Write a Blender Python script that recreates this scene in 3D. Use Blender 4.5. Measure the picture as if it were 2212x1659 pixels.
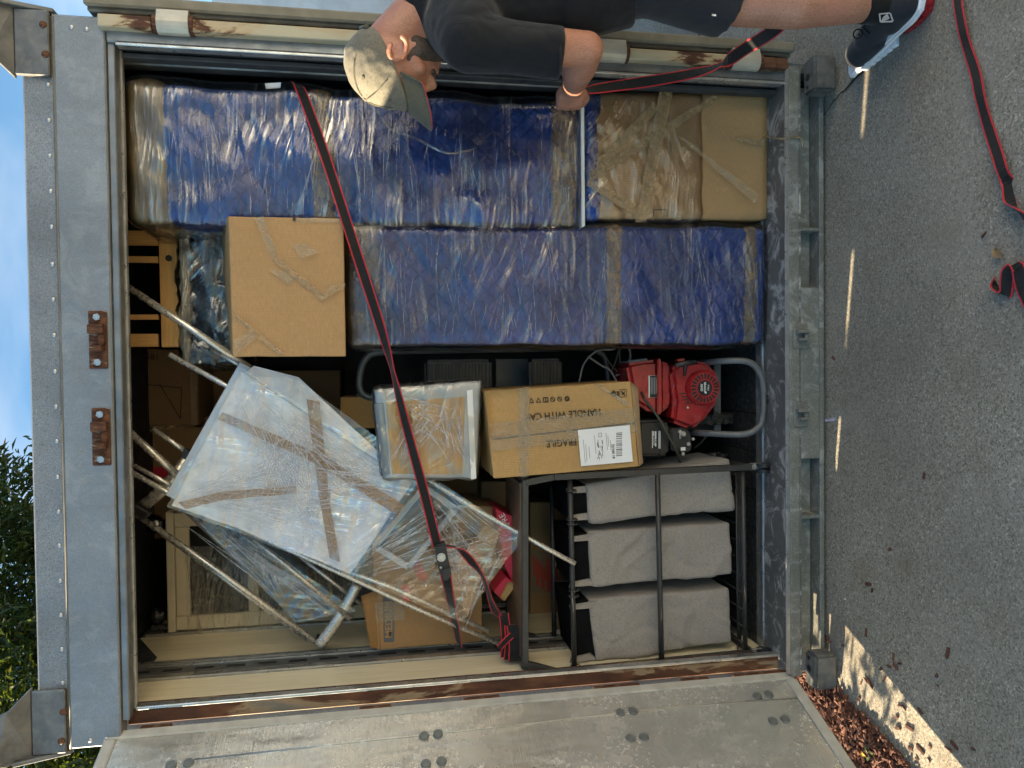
import bpy, bmesh, math, random
from mathutils import Vector, Matrix, noise
D = bpy.data; S = bpy.context.scene; COL = S.collection
for o in list(D.objects): D.objects.remove(o)
random.seed(7)
V = Vector
# ------------------------------------------------------------------ camera
CAM = V((0.0363, -2.3336, 1.5091))
CX = V((-0.01118183, -0.17087415, -0.98522941))   # image right  = down in the place
CY = V((0.9997004, 0.01954382, -0.01473567))      # image up     = right in the place
CZ = V((0.02177309, -0.98509901, 0.17060442))
FPX = 1600.0
cd = D.cameras.new('camera'); cam = D.objects.new('camera', cd); COL.objects.link(cam)
cam.matrix_world = Matrix(((CX.x, CY.x, CZ.x, CAM.x), (CX.y, CY.y, CZ.y, CAM.y), (CX.z, CY.z, CZ.z, CAM.z), (0, 0, 0, 1)))
cd.sensor_fit = 'HORIZONTAL'; cd.sensor_width = 36; cd.lens = FPX / 2212 * 36
cd.clip_start = .05; cd.clip_end = 2000
S.camera = cam
S.render.resolution_x = 1024; S.render.resolution_y = 768
# ------------------------------------------------------------------ sky and sun
SUN_EL = math.radians(24.5); SUN_DIR = V((-1, .13, 0)).normalized()
wd = D.worlds.new('World'); S.world = wd; wd.use_nodes = True
wt = wd.node_tree; bg = wt.nodes['Background']
sky = wt.nodes.new('ShaderNodeTexSky'); sky.sky_type = 'NISHITA'; sky.sun_disc = False
sky.sun_elevation = SUN_EL; sky.sun_rotation = math.atan2(SUN_DIR.x, SUN_DIR.y)
sky.air_density = 1.0; sky.dust_density = .4; sky.ozone_density = 2.2
tcw = wt.nodes.new('ShaderNodeTexCoord')
mpw = wt.nodes.new('ShaderNodeMapping'); mpw.inputs['Scale'].default_value = (1.1, 2.2, 3.2)
nzw = wt.nodes.new('ShaderNodeTexNoise'); nzw.inputs['Scale'].default_value = 2.4; nzw.inputs['Detail'].default_value = 5
rpw = wt.nodes.new('ShaderNodeValToRGB'); rpw.color_ramp.elements[0].position = .5; rpw.color_ramp.elements[1].position = .8
rpw.color_ramp.elements[1].color = (.25, .25, .25, 1)
mxw = wt.nodes.new('ShaderNodeMix'); mxw.data_type = 'RGBA'
mxw.inputs['B'].default_value = (6, 6.3, 6.8, 1)
wt.links.new(tcw.outputs['Generated'], mpw.inputs[0]); wt.links.new(mpw.outputs[0], nzw.inputs['Vector'])
wt.links.new(nzw.outputs['Fac'], rpw.inputs[0]); wt.links.new(rpw.outputs[0], mxw.inputs['Factor'])
tnt = wt.nodes.new('ShaderNodeMix'); tnt.data_type = 'RGBA'; tnt.blend_type = 'MULTIPLY'; tnt.inputs['Factor'].default_value = 1; tnt.inputs['B'].default_value = (.48, .8, 1.0, 1)
wt.links.new(sky.outputs[0], tnt.inputs['A']); wt.links.new(tnt.outputs['Result'], mxw.inputs['A']); wt.links.new(mxw.outputs['Result'], bg.inputs[0])
bg.inputs['Strength'].default_value = .08
sl = D.lights.new('sun', 'SUN'); sl.energy = 5.0; sl.angle = math.radians(.5); sl.color = (1, .9, .74)
so = D.objects.new('sun', sl); COL.objects.link(so)
LD = -(SUN_DIR * math.cos(SUN_EL) + V((0, 0, math.sin(SUN_EL))))
so.rotation_euler = LD.to_track_quat('-Z', 'Y').to_euler(); so.location = (-6, 1, 6)
S.view_settings.view_transform = 'Standard'; S.view_settings.look = 'None'
S.view_settings.exposure = 2.0; S.view_settings.gamma = 1
S.view_settings.use_white_balance = True; S.view_settings.white_balance_temperature = 8500; S.view_settings.white_balance_tint = 10
S.render.engine = 'CYCLES'
S.cycles.max_bounces = 8; S.cycles.transparent_max_bounces = 12; S.cycles.diffuse_bounces = 4
S.cycles.sample_clamp_indirect = 6

# ------------------------------------------------------------------ photograph pixel (2212 wide) to a point of the place
def ray(px, py): return CX * ((px - 1106) / FPX) - CY * ((py - 829.5) / FPX) - CZ
def W(px, py, Y):
    d = ray(px, py); return CAM + d * ((Y - CAM.y) / d.y)
def G(px, py, z=0.0):
    d = ray(px, py); return CAM + d * ((z - CAM.z) / d.z)
def PL(px, py, p, n, off=0.0):
    d = ray(px, py); return CAM + d * ((V(p) + n * off - CAM).dot(n) / d.dot(n))

# ------------------------------------------------------------------ object helpers
WO = {}
def tag(o, label=None, cat=None, group=None, kind=None):
    if label: o['label'] = label
    if cat: o['category'] = cat
    if group: o['group'] = group
    if kind: o['kind'] = kind
    return o
def thing(name, label, cat, loc, group=None):
    o = D.objects.new(name, None); COL.objects.link(o); o.location = loc; o.empty_display_size = .05
    WO[o] = V(loc); return tag(o, label, cat, group)
def link(name, me, mat, parent=None, origin=None, smooth=False):
    """me holds place coordinates; the object's origin is put at its middle"""
    if origin is None:
        n = len(me.vertices); origin = V((0, 0, 0))
        if n:
            lo = V((1e9,) * 3); hi = V((-1e9,) * 3)
            for v in me.vertices:
                for i in range(3): lo[i] = min(lo[i], v.co[i]); hi[i] = max(hi[i], v.co[i])
            origin = (lo + hi) / 2
    me.transform(Matrix.Translation(-origin))
    o = D.objects.new(name, me); COL.objects.link(o)
    if mat and not me.materials: me.materials.append(mat)
    if parent is not None:
        o.parent = parent; o.location = origin - WO[parent]
    else: o.location = origin
    WO[o] = V(origin)
    if smooth:
        for p in me.polygons: p.use_smooth = True
    return o
def fromdata(name, vs, fs, mat, parent=None, smooth=False):
    me = D.meshes.new(name); me.from_pydata([tuple(v) for v in vs], [], fs); me.validate(); me.update()
    return link(name, me, mat, parent, smooth=smooth)
def frombm(name, bm, mat, parent=None, smooth=False, normals=True):
    if normals: bmesh.ops.recalc_face_normals(bm, faces=bm.faces)
    me = D.meshes.new(name); bm.to_mesh(me); bm.free()
    return link(name, me, mat, parent, smooth=smooth)
def bm_hull(bm, pts):
    vs = [bm.verts.new(p) for p in pts]
    r = bmesh.ops.convex_hull(bm, input=vs)
    junk = [g for g in r['geom_interior'] if isinstance(g, bmesh.types.BMVert)]
    if junk: bmesh.ops.delete(bm, geom=junk, context='VERTS')
def bm_box(bm, lo, hi, mtx=None):
    lo, hi = V(lo), V(hi)
    ps = [V((x, y, z)) for x in (lo.x, hi.x) for y in (lo.y, hi.y) for z in (lo.z, hi.z)]
    if mtx: ps = [mtx @ p for p in ps]
    v = [bm.verts.new(p) for p in ps]
    for f in ((0, 1, 3, 2), (4, 6, 7, 5), (0, 4, 5, 1), (2, 3, 7, 6), (0, 2, 6, 4), (1, 5, 7, 3)):
        bm.faces.new([v[i] for i in f])
def bevel(bm, w, seg=1):
    if w: bmesh.ops.bevel(bm, geom=list(bm.edges), offset=w, segments=seg, affect='EDGES', clamp_overlap=True)
def box(name, lo, hi, mat, parent=None, bev=.003, mtx=None):
    bm = bmesh.new()
    lo, hi = V(lo), V(hi)
    l2 = V((min(lo[i], hi[i]) for i in range(3))); h2 = V((max(lo[i], hi[i]) for i in range(3)))
    bm_box(bm, l2, h2, mtx); bevel(bm, bev); return frombm(name, bm, mat, parent)
def boxes(name, lst, mat, parent=None, bev=0):
    bm = bmesh.new()
    for lo, hi in lst: bm_box(bm, lo, hi)
    bevel(bm, bev); return frombm(name, bm, mat, parent)
def prism(name, pts, vec, mat, parent=None, bev=.003, seg=1):
    """closed solid: polygon pts swept along vec"""
    bm = bmesh.new(); vec = V(vec)
    a = [bm.verts.new(p) for p in pts]; b = [bm.verts.new(V(p) + vec) for p in pts]; n = len(a)
    bm.faces.new(a); bm.faces.new(b[::-1])
    for i in range(n): bm.faces.new([a[i], b[i], b[(i + 1) % n], a[(i + 1) % n]][::-1])
    bmesh.ops.recalc_face_normals(bm, faces=bm.faces)
    bevel(bm, bev, seg); return frombm(name, bm, mat, parent)
def bar(name, p, q, w, t, mat, parent=None, up=(0, -1, 0), bev=.002):
    """rectangular bar from p to q, w wide across, t thick along up"""
    p, q = V(p), V(q); z = (q - p).normalized(); u = V(up); u = (u - z * u.dot(z)).normalized(); s = z.cross(u)
    bm = bmesh.new(); ps = [[e + s * (a * w / 2) + u * (b * t / 2) for a, b in ((-1, -1), (1, -1), (1, 1), (-1, 1))] for e in (p, q)]
    v = [[bm.verts.new(x) for x in r] for r in ps]
    bm.faces.new(v[0][::-1]); bm.faces.new(v[1])
    for i in range(4): bm.faces.new([v[0][i], v[0][(i + 1) % 4], v[1][(i + 1) % 4], v[1][i]])
    bevel(bm, bev); return frombm(name, bm, mat, parent)
def smooth_path(pts, n=8, cyc=False):
    pts = [V(p) for p in pts]; out = []; m = len(pts)
    rng = range(m if cyc else m - 1)
    for i in rng:
        p0 = pts[(i - 1) % m] if cyc or i > 0 else pts[0] * 2 - pts[1]
        p1, p2 = pts[i], pts[(i + 1) % m]
        p3 = pts[(i + 2) % m] if cyc or i + 2 < m else p2 * 2 - p1
        for k in range(n):
            t = k / n
            out.append(.5 * ((2 * p1) + (p2 - p0) * t + (2 * p0 - 5 * p1 + 4 * p2 - p3) * t * t + (3 * p1 - p0 - 3 * p2 + p3) * t ** 3))
    if not cyc: out.append(pts[-1])
    return out
def bm_tube(bm, pts, r, res=10, cyc=False, flat=None):
    pts = [V(p) for p in pts]; n = len(pts); rings = []
    rs = r if isinstance(r, (list, tuple)) else [r] * n
    u = None
    for i, p in enumerate(pts):
        a = pts[(i - 1) % n] if (cyc or i) else p; b = pts[(i + 1) % n] if (cyc or i < n - 1) else p
        t = (b - a).normalized()
        if u is None:
            u = V(flat) if flat else (V((0, 0, 1)) if abs(t.z) < .9 else V((1, 0, 0)))
        u = (u - t * u.dot(t))
        u = u.normalized() if u.length > 1e-6 else t.orthogonal().normalized()
        s = t.cross(u)
        k = .55 if flat else 1
        rings.append([bm.verts.new(p + (u * math.cos(x) * k + s * math.sin(x)) * rs[i]) for x in [2 * math.pi * j / res for j in range(res)]])
    for i in range(n if cyc else n - 1):
        A, B = rings[i], rings[(i + 1) % n]
        for j in range(res): bm.faces.new([A[j], A[(j + 1) % res], B[(j + 1) % res], B[j]])
    if not cyc: bm.faces.new(rings[0][::-1]); bm.faces.new(rings[-1])
def tube(name, pts, r, mat, parent=None, res=10, cyc=False, flat=None):
    bm = bmesh.new(); bm_tube(bm, pts, r, res, cyc, flat); return frombm(name, bm, mat, parent, smooth=True)
def disc(name, c, n, r, h, mat, parent=None, res=16, dome=0.0, r2=None):
    """short cylinder (or dome) standing on c along n"""
    n = V(n).normalized(); u = n.orthogonal().normalized(); s = n.cross(u); c = V(c); bm = bmesh.new()
    prof = [(r, 0), (r if r2 is None else r2, h)] if not dome else [(r, 0), (r * .87, h * .55), (r * .5, h * .9)]
    rings = [[bm.verts.new(c + n * z + (u * math.cos(2 * math.pi * j / res) + s * math.sin(2 * math.pi * j / res)) * q) for j in range(res)] for q, z in prof]
    for A, B in zip(rings, rings[1:]):
        for j in range(res): bm.faces.new([A[j], A[(j + 1) % res], B[(j + 1) % res], B[j]])
    bm.faces.new(rings[0][::-1]); bm.faces.new(rings[-1])
    return frombm(name, bm, mat, parent, smooth=bool(dome))
def nz(p, f, seed=0): return noise.noise(V(p) * f + V((seed * 7.3, seed * 3.1, seed * 1.7)))
def patch(name, quad, mat, parent=None, n=V((0, -1, 0)), nu=16, nv=16, amp=.003, f=14, seed=1, fn=None, thick=0):
    """sheet spanned by four place points (a,b,c,d round the edge), wrinkled along n"""
    a, b, c, d = [V(q) for q in quad]; vs = []; fs = []
    for i in range(nu + 1):
        for j in range(nv + 1):
            s, t = i / nu, j / nv
            p = (a * (1 - s) + b * s) * (1 - t) + (d * (1 - s) + c * s) * t
            k = amp * nz(p, f, seed) + amp * .5 * nz(p, f * 2.7, seed + 3)
            if fn: k += fn(s, t)
            vs.append(p + n * k)
    for i in range(nu):
        for j in range(nv):
            q = i * (nv + 1) + j; fs.append((q, q + nv + 1, q + nv + 2, q + 1))
    if thick:
        m = len(vs); vs += [v - n * thick for v in vs]; fs += [tuple(x + m for x in f_[::-1]) for f_ in fs]
        rim = [i * (nv + 1) for i in range(nu + 1)] + [nu * (nv + 1) + j for j in range(1, nv + 1)] + [i * (nv + 1) + nv for i in range(nu - 1, -1, -1)] + [j for j in range(nv - 1, 0, -1)]
        for x, y in zip(rim, rim[1:] + rim[:1]): fs.append((x, y, y + m, x + m))
    return fromdata(name, vs, fs, mat, parent, smooth=True)
def pbox(name, cor, Y, depth, mat, parent=None, r=.02, seg=.03, amp=.004, f=9, seed=1, grow=0.0, fn=None):
    """soft-edged box. cor = the four front corners (top right, bottom right, bottom left, top left) as place points at depth Y"""
    tr, br, bl, tl = [V(c) for c in cor]
    w = ((tr - tl).length + (br - bl).length) / 2; h = ((tr - br).length + (tl - bl).length) / 2
    nx, ny, nzv = max(2, int(w / seg)), max(2, int(depth / seg)), max(2, int(h / seg))
    key = {}; vs = []; fs = []
    def pos(u, v, t):
        p = V((u * w, v * depth, t * h)); q = V((min(max(p.x, r), w - r), min(max(p.y, r), depth - r), min(max(p.z, r), h - r)))
        e = p - q
        nrm = e.normalized() if e.length > 1e-9 else V((0, 0, 0))
        if e.length > 1e-9: p = q + nrm * r
        uu, tt = p.x / w, p.z / h
        b = (bl * (1 - uu) + br * uu) * (1 - tt) + (tl * (1 - uu) + tr * uu) * tt
        b = V((b.x, Y + p.y + (b.y - Y), b.z))
        k = grow + amp * (nz(b, f, seed) + .5 * nz(b, f * 2.3, seed + 5))
        if fn: k += fn(b, nrm)
        return b + nrm * k
    def vid(i, j, k):
        if (i, j, k) not in key: key[(i, j, k)] = len(vs); vs.append(pos(i / nx, j / ny, k / nzv))
        return key[(i, j, k)]
    for i in range(nx):
        for k in range(nzv):
            fs.append((vid(i, 0, k), vid(i + 1, 0, k), vid(i + 1, 0, k + 1), vid(i, 0, k + 1)))
            fs.append((vid(i, ny, k + 1), vid(i + 1, ny, k + 1), vid(i + 1, ny, k), vid(i, ny, k)))
    for j in range(ny):
        for k in range(nzv):
            fs.append((vid(0, j, k + 1), vid(0, j + 1, k + 1), vid(0, j + 1, k), vid(0, j, k)))
            fs.append((vid(nx, j, k), vid(nx, j + 1, k), vid(nx, j + 1, k + 1), vid(nx, j, k + 1)))
    for i in range(nx):
        for j in range(ny):
            fs.append((vid(i, j + 1, 0), vid(i + 1, j + 1, 0), vid(i + 1, j, 0), vid(i, j, 0)))
            fs.append((vid(i, j, nzv), vid(i + 1, j, nzv), vid(i + 1, j + 1, nzv), vid(i, j + 1, nzv)))
    return fromdata(name, vs, fs, mat, parent, smooth=True)
def hexbox(name, f4, b4, mat, parent, n=14, amp=.003, bulge=.006, crush=.004, seed=1):
    """carton from four front and four back corners: slightly bulged faces, softened corners"""
    bm = bmesh.new(); c = [bm.verts.new(p) for p in list(f4) + list(b4)]
    for f in ((0, 1, 2, 3), (7, 6, 5, 4), (0, 4, 5, 1), (1, 5, 6, 2), (2, 6, 7, 3), (3, 7, 4, 0)): bm.faces.new([c[i] for i in f])
    bmesh.ops.recalc_face_normals(bm, faces=bm.faces)
    mid = sum((v.co for v in bm.verts), V((0, 0, 0))) / 8; half = min((f4[0] - f4[1]).length, (f4[0] - f4[3]).length) / 2
    sharp = [(V(a), V(b)) for a, b in zip(list(f4) + list(b4), list(f4[1:]) + [f4[0]] + list(b4[1:]) + [b4[0]])] + [(V(a), V(b)) for a, b in zip(f4, b4)]
    bevel(bm, .0025); bmesh.ops.subdivide_edges(bm, edges=list(bm.edges), cuts=n, use_grid_fill=True)
    bm.normal_update()
    for v in bm.verts:
        d = min(((v.co - a) - (b - a) * max(0, min(1, (v.co - a).dot(b - a) / (b - a).length_squared))).length for a, b in sharp)
        k = min(1, d / half); v.co += v.normal * (bulge * math.sin(k * math.pi / 2) + amp * nz(v.co, 9, seed) * min(1, k * 4))
        if d < .012: v.co -= (v.co - mid).normalized() * crush * max(0, nz(v.co, 16, seed + 2))
    return frombm(name, bm, mat, parent)
def ribbon(name, pts, w, mat, parent=None, side=None, t=.0016, cup=None):
    """webbing: flat strip through pts; side = across direction(s)"""
    pts = [V(p) for p in pts]; n = len(pts); bm = bmesh.new(); R = []
    for i, p in enumerate(pts):
        tg = (pts[min(i + 1, n - 1)] - pts[max(i - 1, 0)]).normalized()
        s = V(side[i]) if isinstance(side, list) else V(side)
        s = (s - tg * s.dot(tg)).normalized(); u = tg.cross(s)
        R.append([bm.verts.new(p + s * (a * w / 2) + u * (b * t / 2)) for a, b in ((-1, -1), (1, -1), (1, 1), (-1, 1))])
    for A, B in zip(R, R[1:]):
        for j in range(4): bm.faces.new([A[j], A[(j + 1) % 4], B[(j + 1) % 4], B[j]])
    bm.faces.new(R[0][::-1]); bm.faces.new(R[-1])
    return frombm(name, bm, mat, parent)
def text(name, s, size, at, right, up, mat, parent, align='CENTER', bold=0.0, sx=1.0):
    cu = D.curves.new(name, 'FONT'); cu.body = s; cu.size = 1; cu.align_x = align; cu.align_y = 'CENTER'; cu.extrude = .002; cu.offset = bold
    cu.resolution_u = 3
    ob = D.objects.new(name, cu); me = D.meshes.new_from_object(ob); D.objects.remove(ob)
    right = V(right).normalized(); up = V(up).normalized(); nn = right.cross(up)
    m = Matrix(((right.x * size * sx, up.x * size, nn.x * .2, at[0]), (right.y * size * sx, up.y * size, nn.y * .2, at[1]), (right.z * size * sx, up.z * size, nn.z * .2, at[2]), (0, 0, 0, 1)))
    me.transform(m); me.materials.clear(); return link(name, me, mat, parent)
ICO = None
def sph(c, r, n=10):
    out = []
    for i in range(n + 1):
        a = math.pi * i / n
        for j in range(2 * n): b = math.pi * j / n; out.append(V(c) + V((math.sin(a) * math.cos(b), math.sin(a) * math.sin(b), math.cos(a))) * r)
    return out
def blob(name, prims, mat, parent, vox=.006, it=4, fac=.6):
    """one continuous surface grown over overlapping rounded forms"""
    bm = bmesh.new()
    for p in prims:
        k = p[0]
        if k == 'h': pts = [x for c, r in p[1] for x in sph(c, r)]
        elif k == 'f':
            a, ra, b, rb = V(p[1]), p[2], V(p[3]), p[4]; z = (b - a).normalized(); u = z.orthogonal().normalized(); s = z.cross(u)
            pts = [c + (u * math.cos(t) + s * math.sin(t)) * r for c, r in ((a, ra), (b, rb)) for t in [2 * math.pi * j / 24 for j in range(24)]]
        elif k == 'e':      # ellipsoid: centre, three axis vectors
            pts = [V(p[1]) + p[2] * q.x + p[3] * q.y + p[4] * q.z for q in sph((0, 0, 0), 1, 12)]
        b2 = bmesh.new(); bm_hull(b2, pts); me = D.meshes.new('t'); b2.to_mesh(me); b2.free(); bm.from_mesh(me); D.meshes.remove(me)
    bmesh.ops.recalc_face_normals(bm, faces=bm.faces)
    me = D.meshes.new(name); bm.to_mesh(me); bm.free()
    o = D.objects.new(name, me); COL.objects.link(o)
    m = o.modifiers.new('r', 'REMESH'); m.mode = 'VOXEL'; m.voxel_size = vox
    m = o.modifiers.new('s', 'SMOOTH'); m.factor = fac; m.iterations = it
    bpy.context.view_layer.update(); dg = bpy.context.evaluated_depsgraph_get()
    nm = D.meshes.new_from_object(o.evaluated_get(dg)); D.objects.remove(o); nm.materials.clear()
    return link(name, nm, mat, parent, smooth=True)
# ------------------------------------------------------------------ materials
def nd(nt, t, ins=None, **kw):
    n = nt.nodes.new('ShaderNode' + t)
    for k, v in kw.items(): setattr(n, k, v)
    for k, v in (ins or {}).items():
        if hasattr(v, 'is_linked'): nt.links.new(v, n.inputs[k])
        else: n.inputs[k].default_value = v
    return n
def new(name):
    m = D.materials.new(name); m.use_nodes = True; nt = m.node_tree
    return m, nt, nt.nodes['Principled BSDF']
def c4(c): return (c[0], c[1], c[2], 1)
def ramp(nt, fac, stops, const=False):
    r = nd(nt, 'ValToRGB', {'Fac': fac}); cr = r.color_ramp
    if const: cr.interpolation = 'CONSTANT'
    while len(cr.elements) < len(stops): cr.elements.new(.5)
    for e, (p, c) in zip(cr.elements, stops): e.position = p; e.color = c4(c) if not isinstance(c, (int, float)) else (c, c, c, 1)
    return r.outputs['Color']
def mixc(nt, fac, a, b, mode='MIX'):
    n = nd(nt, 'Mix', data_type='RGBA', blend_type=mode)
    for k, v in (('Factor', fac), ('A', a), ('B', b)):
        if hasattr(v, 'is_linked'): nt.links.new(v, n.inputs[k])
        elif k == 'Factor': n.inputs[k].default_value = v
        else: n.inputs[k].default_value = c4(v)
    return n.outputs['Result']
def math_(nt, op, a, b=0.0, c=None):
    n = nd(nt, 'Math', operation=op)
    for i, v in enumerate((a, b) + ((c,) if c is not None else ())):
        if hasattr(v, 'is_linked'): nt.links.new(v, n.inputs[i])
        else: n.inputs[i].default_value = v
    return n.outputs[0]
def coords(nt, rot=(0, 0, 0), s=(1, 1, 1), off=(0, 0, 0), kind='Object'):
    tc = nd(nt, 'TexCoord')
    return nd(nt, 'Mapping', {'Vector': tc.outputs[kind], 'Rotation': rot, 'Scale': (1 / s[0], 1 / s[1], 1 / s[2]), 'Location': off}, vector_type='TEXTURE').outputs[0]
def noi(nt, vec, scale=1, detail=4, dist=0.0, rough=.55):
    return nd(nt, 'TexNoise', {'Vector': vec, 'Scale': scale, 'Detail': detail, 'Distortion': dist, 'Roughness': rough}).outputs['Fac']
def bump(nt, b, h, st=.3, d=.005):
    n = nd(nt, 'Bump', {'Height': h, 'Strength': st, 'Distance': d}); nt.links.new(n.outputs[0], b.inputs['Normal']); return n.outputs[0]
def L(nt, a, b): nt.links.new(a, b)
def plain(name, col, rough=.5, metal=0.0, var=.25, vs=9, bst=.0, bs=150, spec=.5, grime=0.0, coat=0.0):
    """base colour with uneven tone, fine relief and some dust"""
    m, nt, b = new(name); v = coords(nt)
    n1 = noi(nt, v, vs, 6); lo = [x * (1 - var) for x in col]; hi = [min(1, x * (1 + var)) for x in col]
    c = ramp(nt, n1, [(.3, lo), (.7, hi)])
    if grime: c = mixc(nt, ramp(nt, noi(nt, v, vs * 2.7, 8), [(.5, 0), (.72, grime)]), c, (.3, .26, .2))
    L(nt, c, b.inputs['Base Color']); b.inputs['Metallic'].default_value = metal
    L(nt, ramp(nt, noi(nt, v, vs * 1.7, 5), [(.3, max(0, rough - .12)), (.7, min(1, rough + .12))]), b.inputs['Roughness'])
    b.inputs['Specular IOR Level'].default_value = spec; b.inputs['Coat Weight'].default_value = coat
    if bst: bump(nt, b, noi(nt, v, bs, 3), bst, .002)
    return m
def galvanised(name, a, b_, rough=.42, scale=60, scuff=.0, streak=True, metal=.55):
    m, nt, b = new(name); v = coords(nt)
    vw = nd(nt, 'VectorMath', {0: v, 1: nd(nt, 'TexNoise', {'Vector': v, 'Scale': 70, 'Detail': 2}).outputs['Color']}, operation='MULTIPLY_ADD')
    vw.inputs[1].default_value = (.02, .02, .02)
    L(nt, nd(nt, 'TexNoise', {'Vector': v, 'Scale': 70, 'Detail': 2}).outputs['Color'], vw.inputs[0]); L(nt, v, vw.inputs[2])
    vo = nd(nt, 'TexVoronoi', {'Vector': vw.outputs[0], 'Scale': scale}).outputs['Color']
    sp = ramp(nt, nd(nt, 'SeparateColor', {0: vo}).outputs[0], [(.35, a), (.65, b_)])
    big = noi(nt, v, 3.5, 6)
    c = mixc(nt, ramp(nt, big, [(.35, .0), (.7, .55)]), sp, [x * .72 for x in a])
    if streak:
        st = noi(nt, coords(nt, s=(30, 30, 2)), 1, 4)
        c = mixc(nt, ramp(nt, st, [(.56, 0), (.75, .28)]), c, (.16, .15, .13))
    if scuff:
        sc = ramp(nt, noi(nt, v, 9, 10, 1.4, .68), [(.51, 0), (.62, scuff)]); c = mixc(nt, sc, c, (.62, .62, .6))
    L(nt, c, b.inputs['Base Color']); b.inputs['Metallic'].default_value = metal
    L(nt, ramp(nt, noi(nt, v, 25, 5), [(.3, rough - .1), (.7, rough + .16)]), b.inputs['Roughness'])
    bump(nt, b, noi(nt, v, 350, 3), .12, .002); return m
def rusty(name, paint, amount=.5, scale=9, metal=.0, prough=.5, stretch=(1, 1, .35)):
    m, nt, b = new(name); v = coords(nt, s=stretch)
    n1 = noi(nt, v, scale, 9, .5, .62)
    msk = ramp(nt, n1, [(.56 - amount * .28, 0), (.6 - amount * .28, 1)])
    rc = ramp(nt, noi(nt, v, scale * 4, 7), [(.25, (.035, .014, .009)), (.5, (.1, .038, .02)), (.75, (.2, .085, .04))])
    pc = ramp(nt, noi(nt, v, 5, 6), [(.3, [x * .72 for x in paint]), (.7, paint)])
    halo = ramp(nt, n1, [(.46 - amount * .28, 0), (.57 - amount * .28, .55)])
    pc = mixc(nt, halo, pc, (.42, .25, .11))
    L(nt, mixc(nt, msk, pc, rc), b.inputs['Base Color'])
    L(nt, ramp(nt, msk, [(0, prough), (1, .85)]), b.inputs['Roughness'])
    b.inputs['Metallic'].default_value = metal
    bump(nt, b, math_(nt, 'ADD', msk, math_(nt, 'MULTIPLY', noi(nt, v, 120, 4), .6)), .35, .002); return m
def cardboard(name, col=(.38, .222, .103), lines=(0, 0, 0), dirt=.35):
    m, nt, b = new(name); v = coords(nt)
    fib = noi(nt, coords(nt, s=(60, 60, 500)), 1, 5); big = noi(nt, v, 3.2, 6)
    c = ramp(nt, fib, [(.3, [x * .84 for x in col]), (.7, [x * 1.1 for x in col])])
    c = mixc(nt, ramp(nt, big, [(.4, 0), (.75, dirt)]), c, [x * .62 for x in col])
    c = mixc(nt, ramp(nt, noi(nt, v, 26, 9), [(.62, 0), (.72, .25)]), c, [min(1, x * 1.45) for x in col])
    L(nt, c, b.inputs['Base Color']); b.inputs['Roughness'].default_value = .78; b.inputs['Specular IOR Level'].default_value = .25
    cor = nd(nt, 'TexWave', {'Vector': coords(nt), 'Scale': 55, 'Distortion': .4, 'Detail': 1}, wave_type='BANDS', bands_direction='X').outputs['Fac']
    bump(nt, b, math_(nt, 'ADD', math_(nt, 'MULTIPLY', cor, .12), math_(nt, 'MULTIPLY', noi(nt, v, 7, 4), 1.5)), .35, .006); return m
def film(name, ang=0.0, amount=.5, milky=.1, s=240, base=.1, tint=(1, 1, 1), rough=.07, bd=.006, cross=.25, lump=.5):
    """stretch wrap: clear sheet with fine wrinkles pulled along one direction"""
    m, nt, b = new(name); nt.nodes.remove(b); out = nt.nodes['Material Output']
    v0 = nd(nt, 'TexCoord').outputs['Object']
    wob = nd(nt, 'TexNoise', {'Vector': v0, 'Scale': 2.2, 'Detail': 1}).outputs['Color']
    vw = nd(nt, 'VectorMath', {2: v0}, operation='MULTIPLY_ADD'); L(nt, wob, vw.inputs[0]); vw.inputs[1].default_value = (.07, .07, .07)
    def mp(a, sc): return nd(nt, 'Mapping', {'Vector': vw.outputs[0], 'Rotation': (0, a, 0), 'Scale': (1 / sc[0], 1 / sc[1], 1 / sc[2])}, vector_type='TEXTURE').outputs[0]
    n1 = noi(nt, mp(ang, (2.4, 12, s)), 1, 4, .2, .65)
    n2 = noi(nt, mp(ang + cross, (3, 12, s * .7)), 1, 3, .2, .65)
    n4 = noi(nt, mp(ang - cross * .8, (3, 9, s * .35)), 1, 1, .2, .6)
    n3 = noi(nt, v0, 5.5, 1)
    k = ramp(nt, n3, [(.44, 0), (.56, 1)])
    h = nd(nt, 'Mix', {'Factor': k, 'A': n1, 'B': n2}, data_type='FLOAT').outputs['Result']
    h2 = math_(nt, 'ADD', math_(nt, 'ADD', h, math_(nt, 'MULTIPLY', n4, 1.6)), math_(nt, 'MULTIPLY', noi(nt, v0, 22, 1, .4), lump))
    bn = nd(nt, 'Bump', {'Height': h2, 'Strength': 1.0, 'Distance': bd}).outputs[0]
    gl = nd(nt, 'BsdfGlossy', {'Color': c4(tint), 'Roughness': rough, 'Normal': bn}).outputs[0]
    df = nd(nt, 'BsdfDiffuse', {'Color': c4([x * .85 for x in tint]), 'Normal': bn}).outputs[0]
    wm = nd(nt, 'MixShader', {0: milky}); L(nt, gl, wm.inputs[1]); L(nt, df, wm.inputs[2])
    patchy = ramp(nt, noi(nt, v0, 3.1, 3, .5), [(.42, .05), (.66, 1)])
    msk = math_(nt, 'MULTIPLY', ramp(nt, h, [(.5, 0), (.66, amount)]), patchy)
    fr = nd(nt, 'Fresnel', {'IOR': 1.5, 'Normal': bn}).outputs[0]
    fac = math_(nt, 'MINIMUM', math_(nt, 'ADD', math_(nt, 'ADD', msk, base), fr), .95)
    tr = nd(nt, 'BsdfTransparent', {'Color': (.97, .97, .97, 1)}).outputs[0]
    mx = nd(nt, 'MixShader', {0: fac}); L(nt, tr, mx.inputs[1]); L(nt, wm.outputs[0], mx.inputs[2])
    L(nt, mx.outputs[0], out.inputs['Surface']); return m
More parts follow.
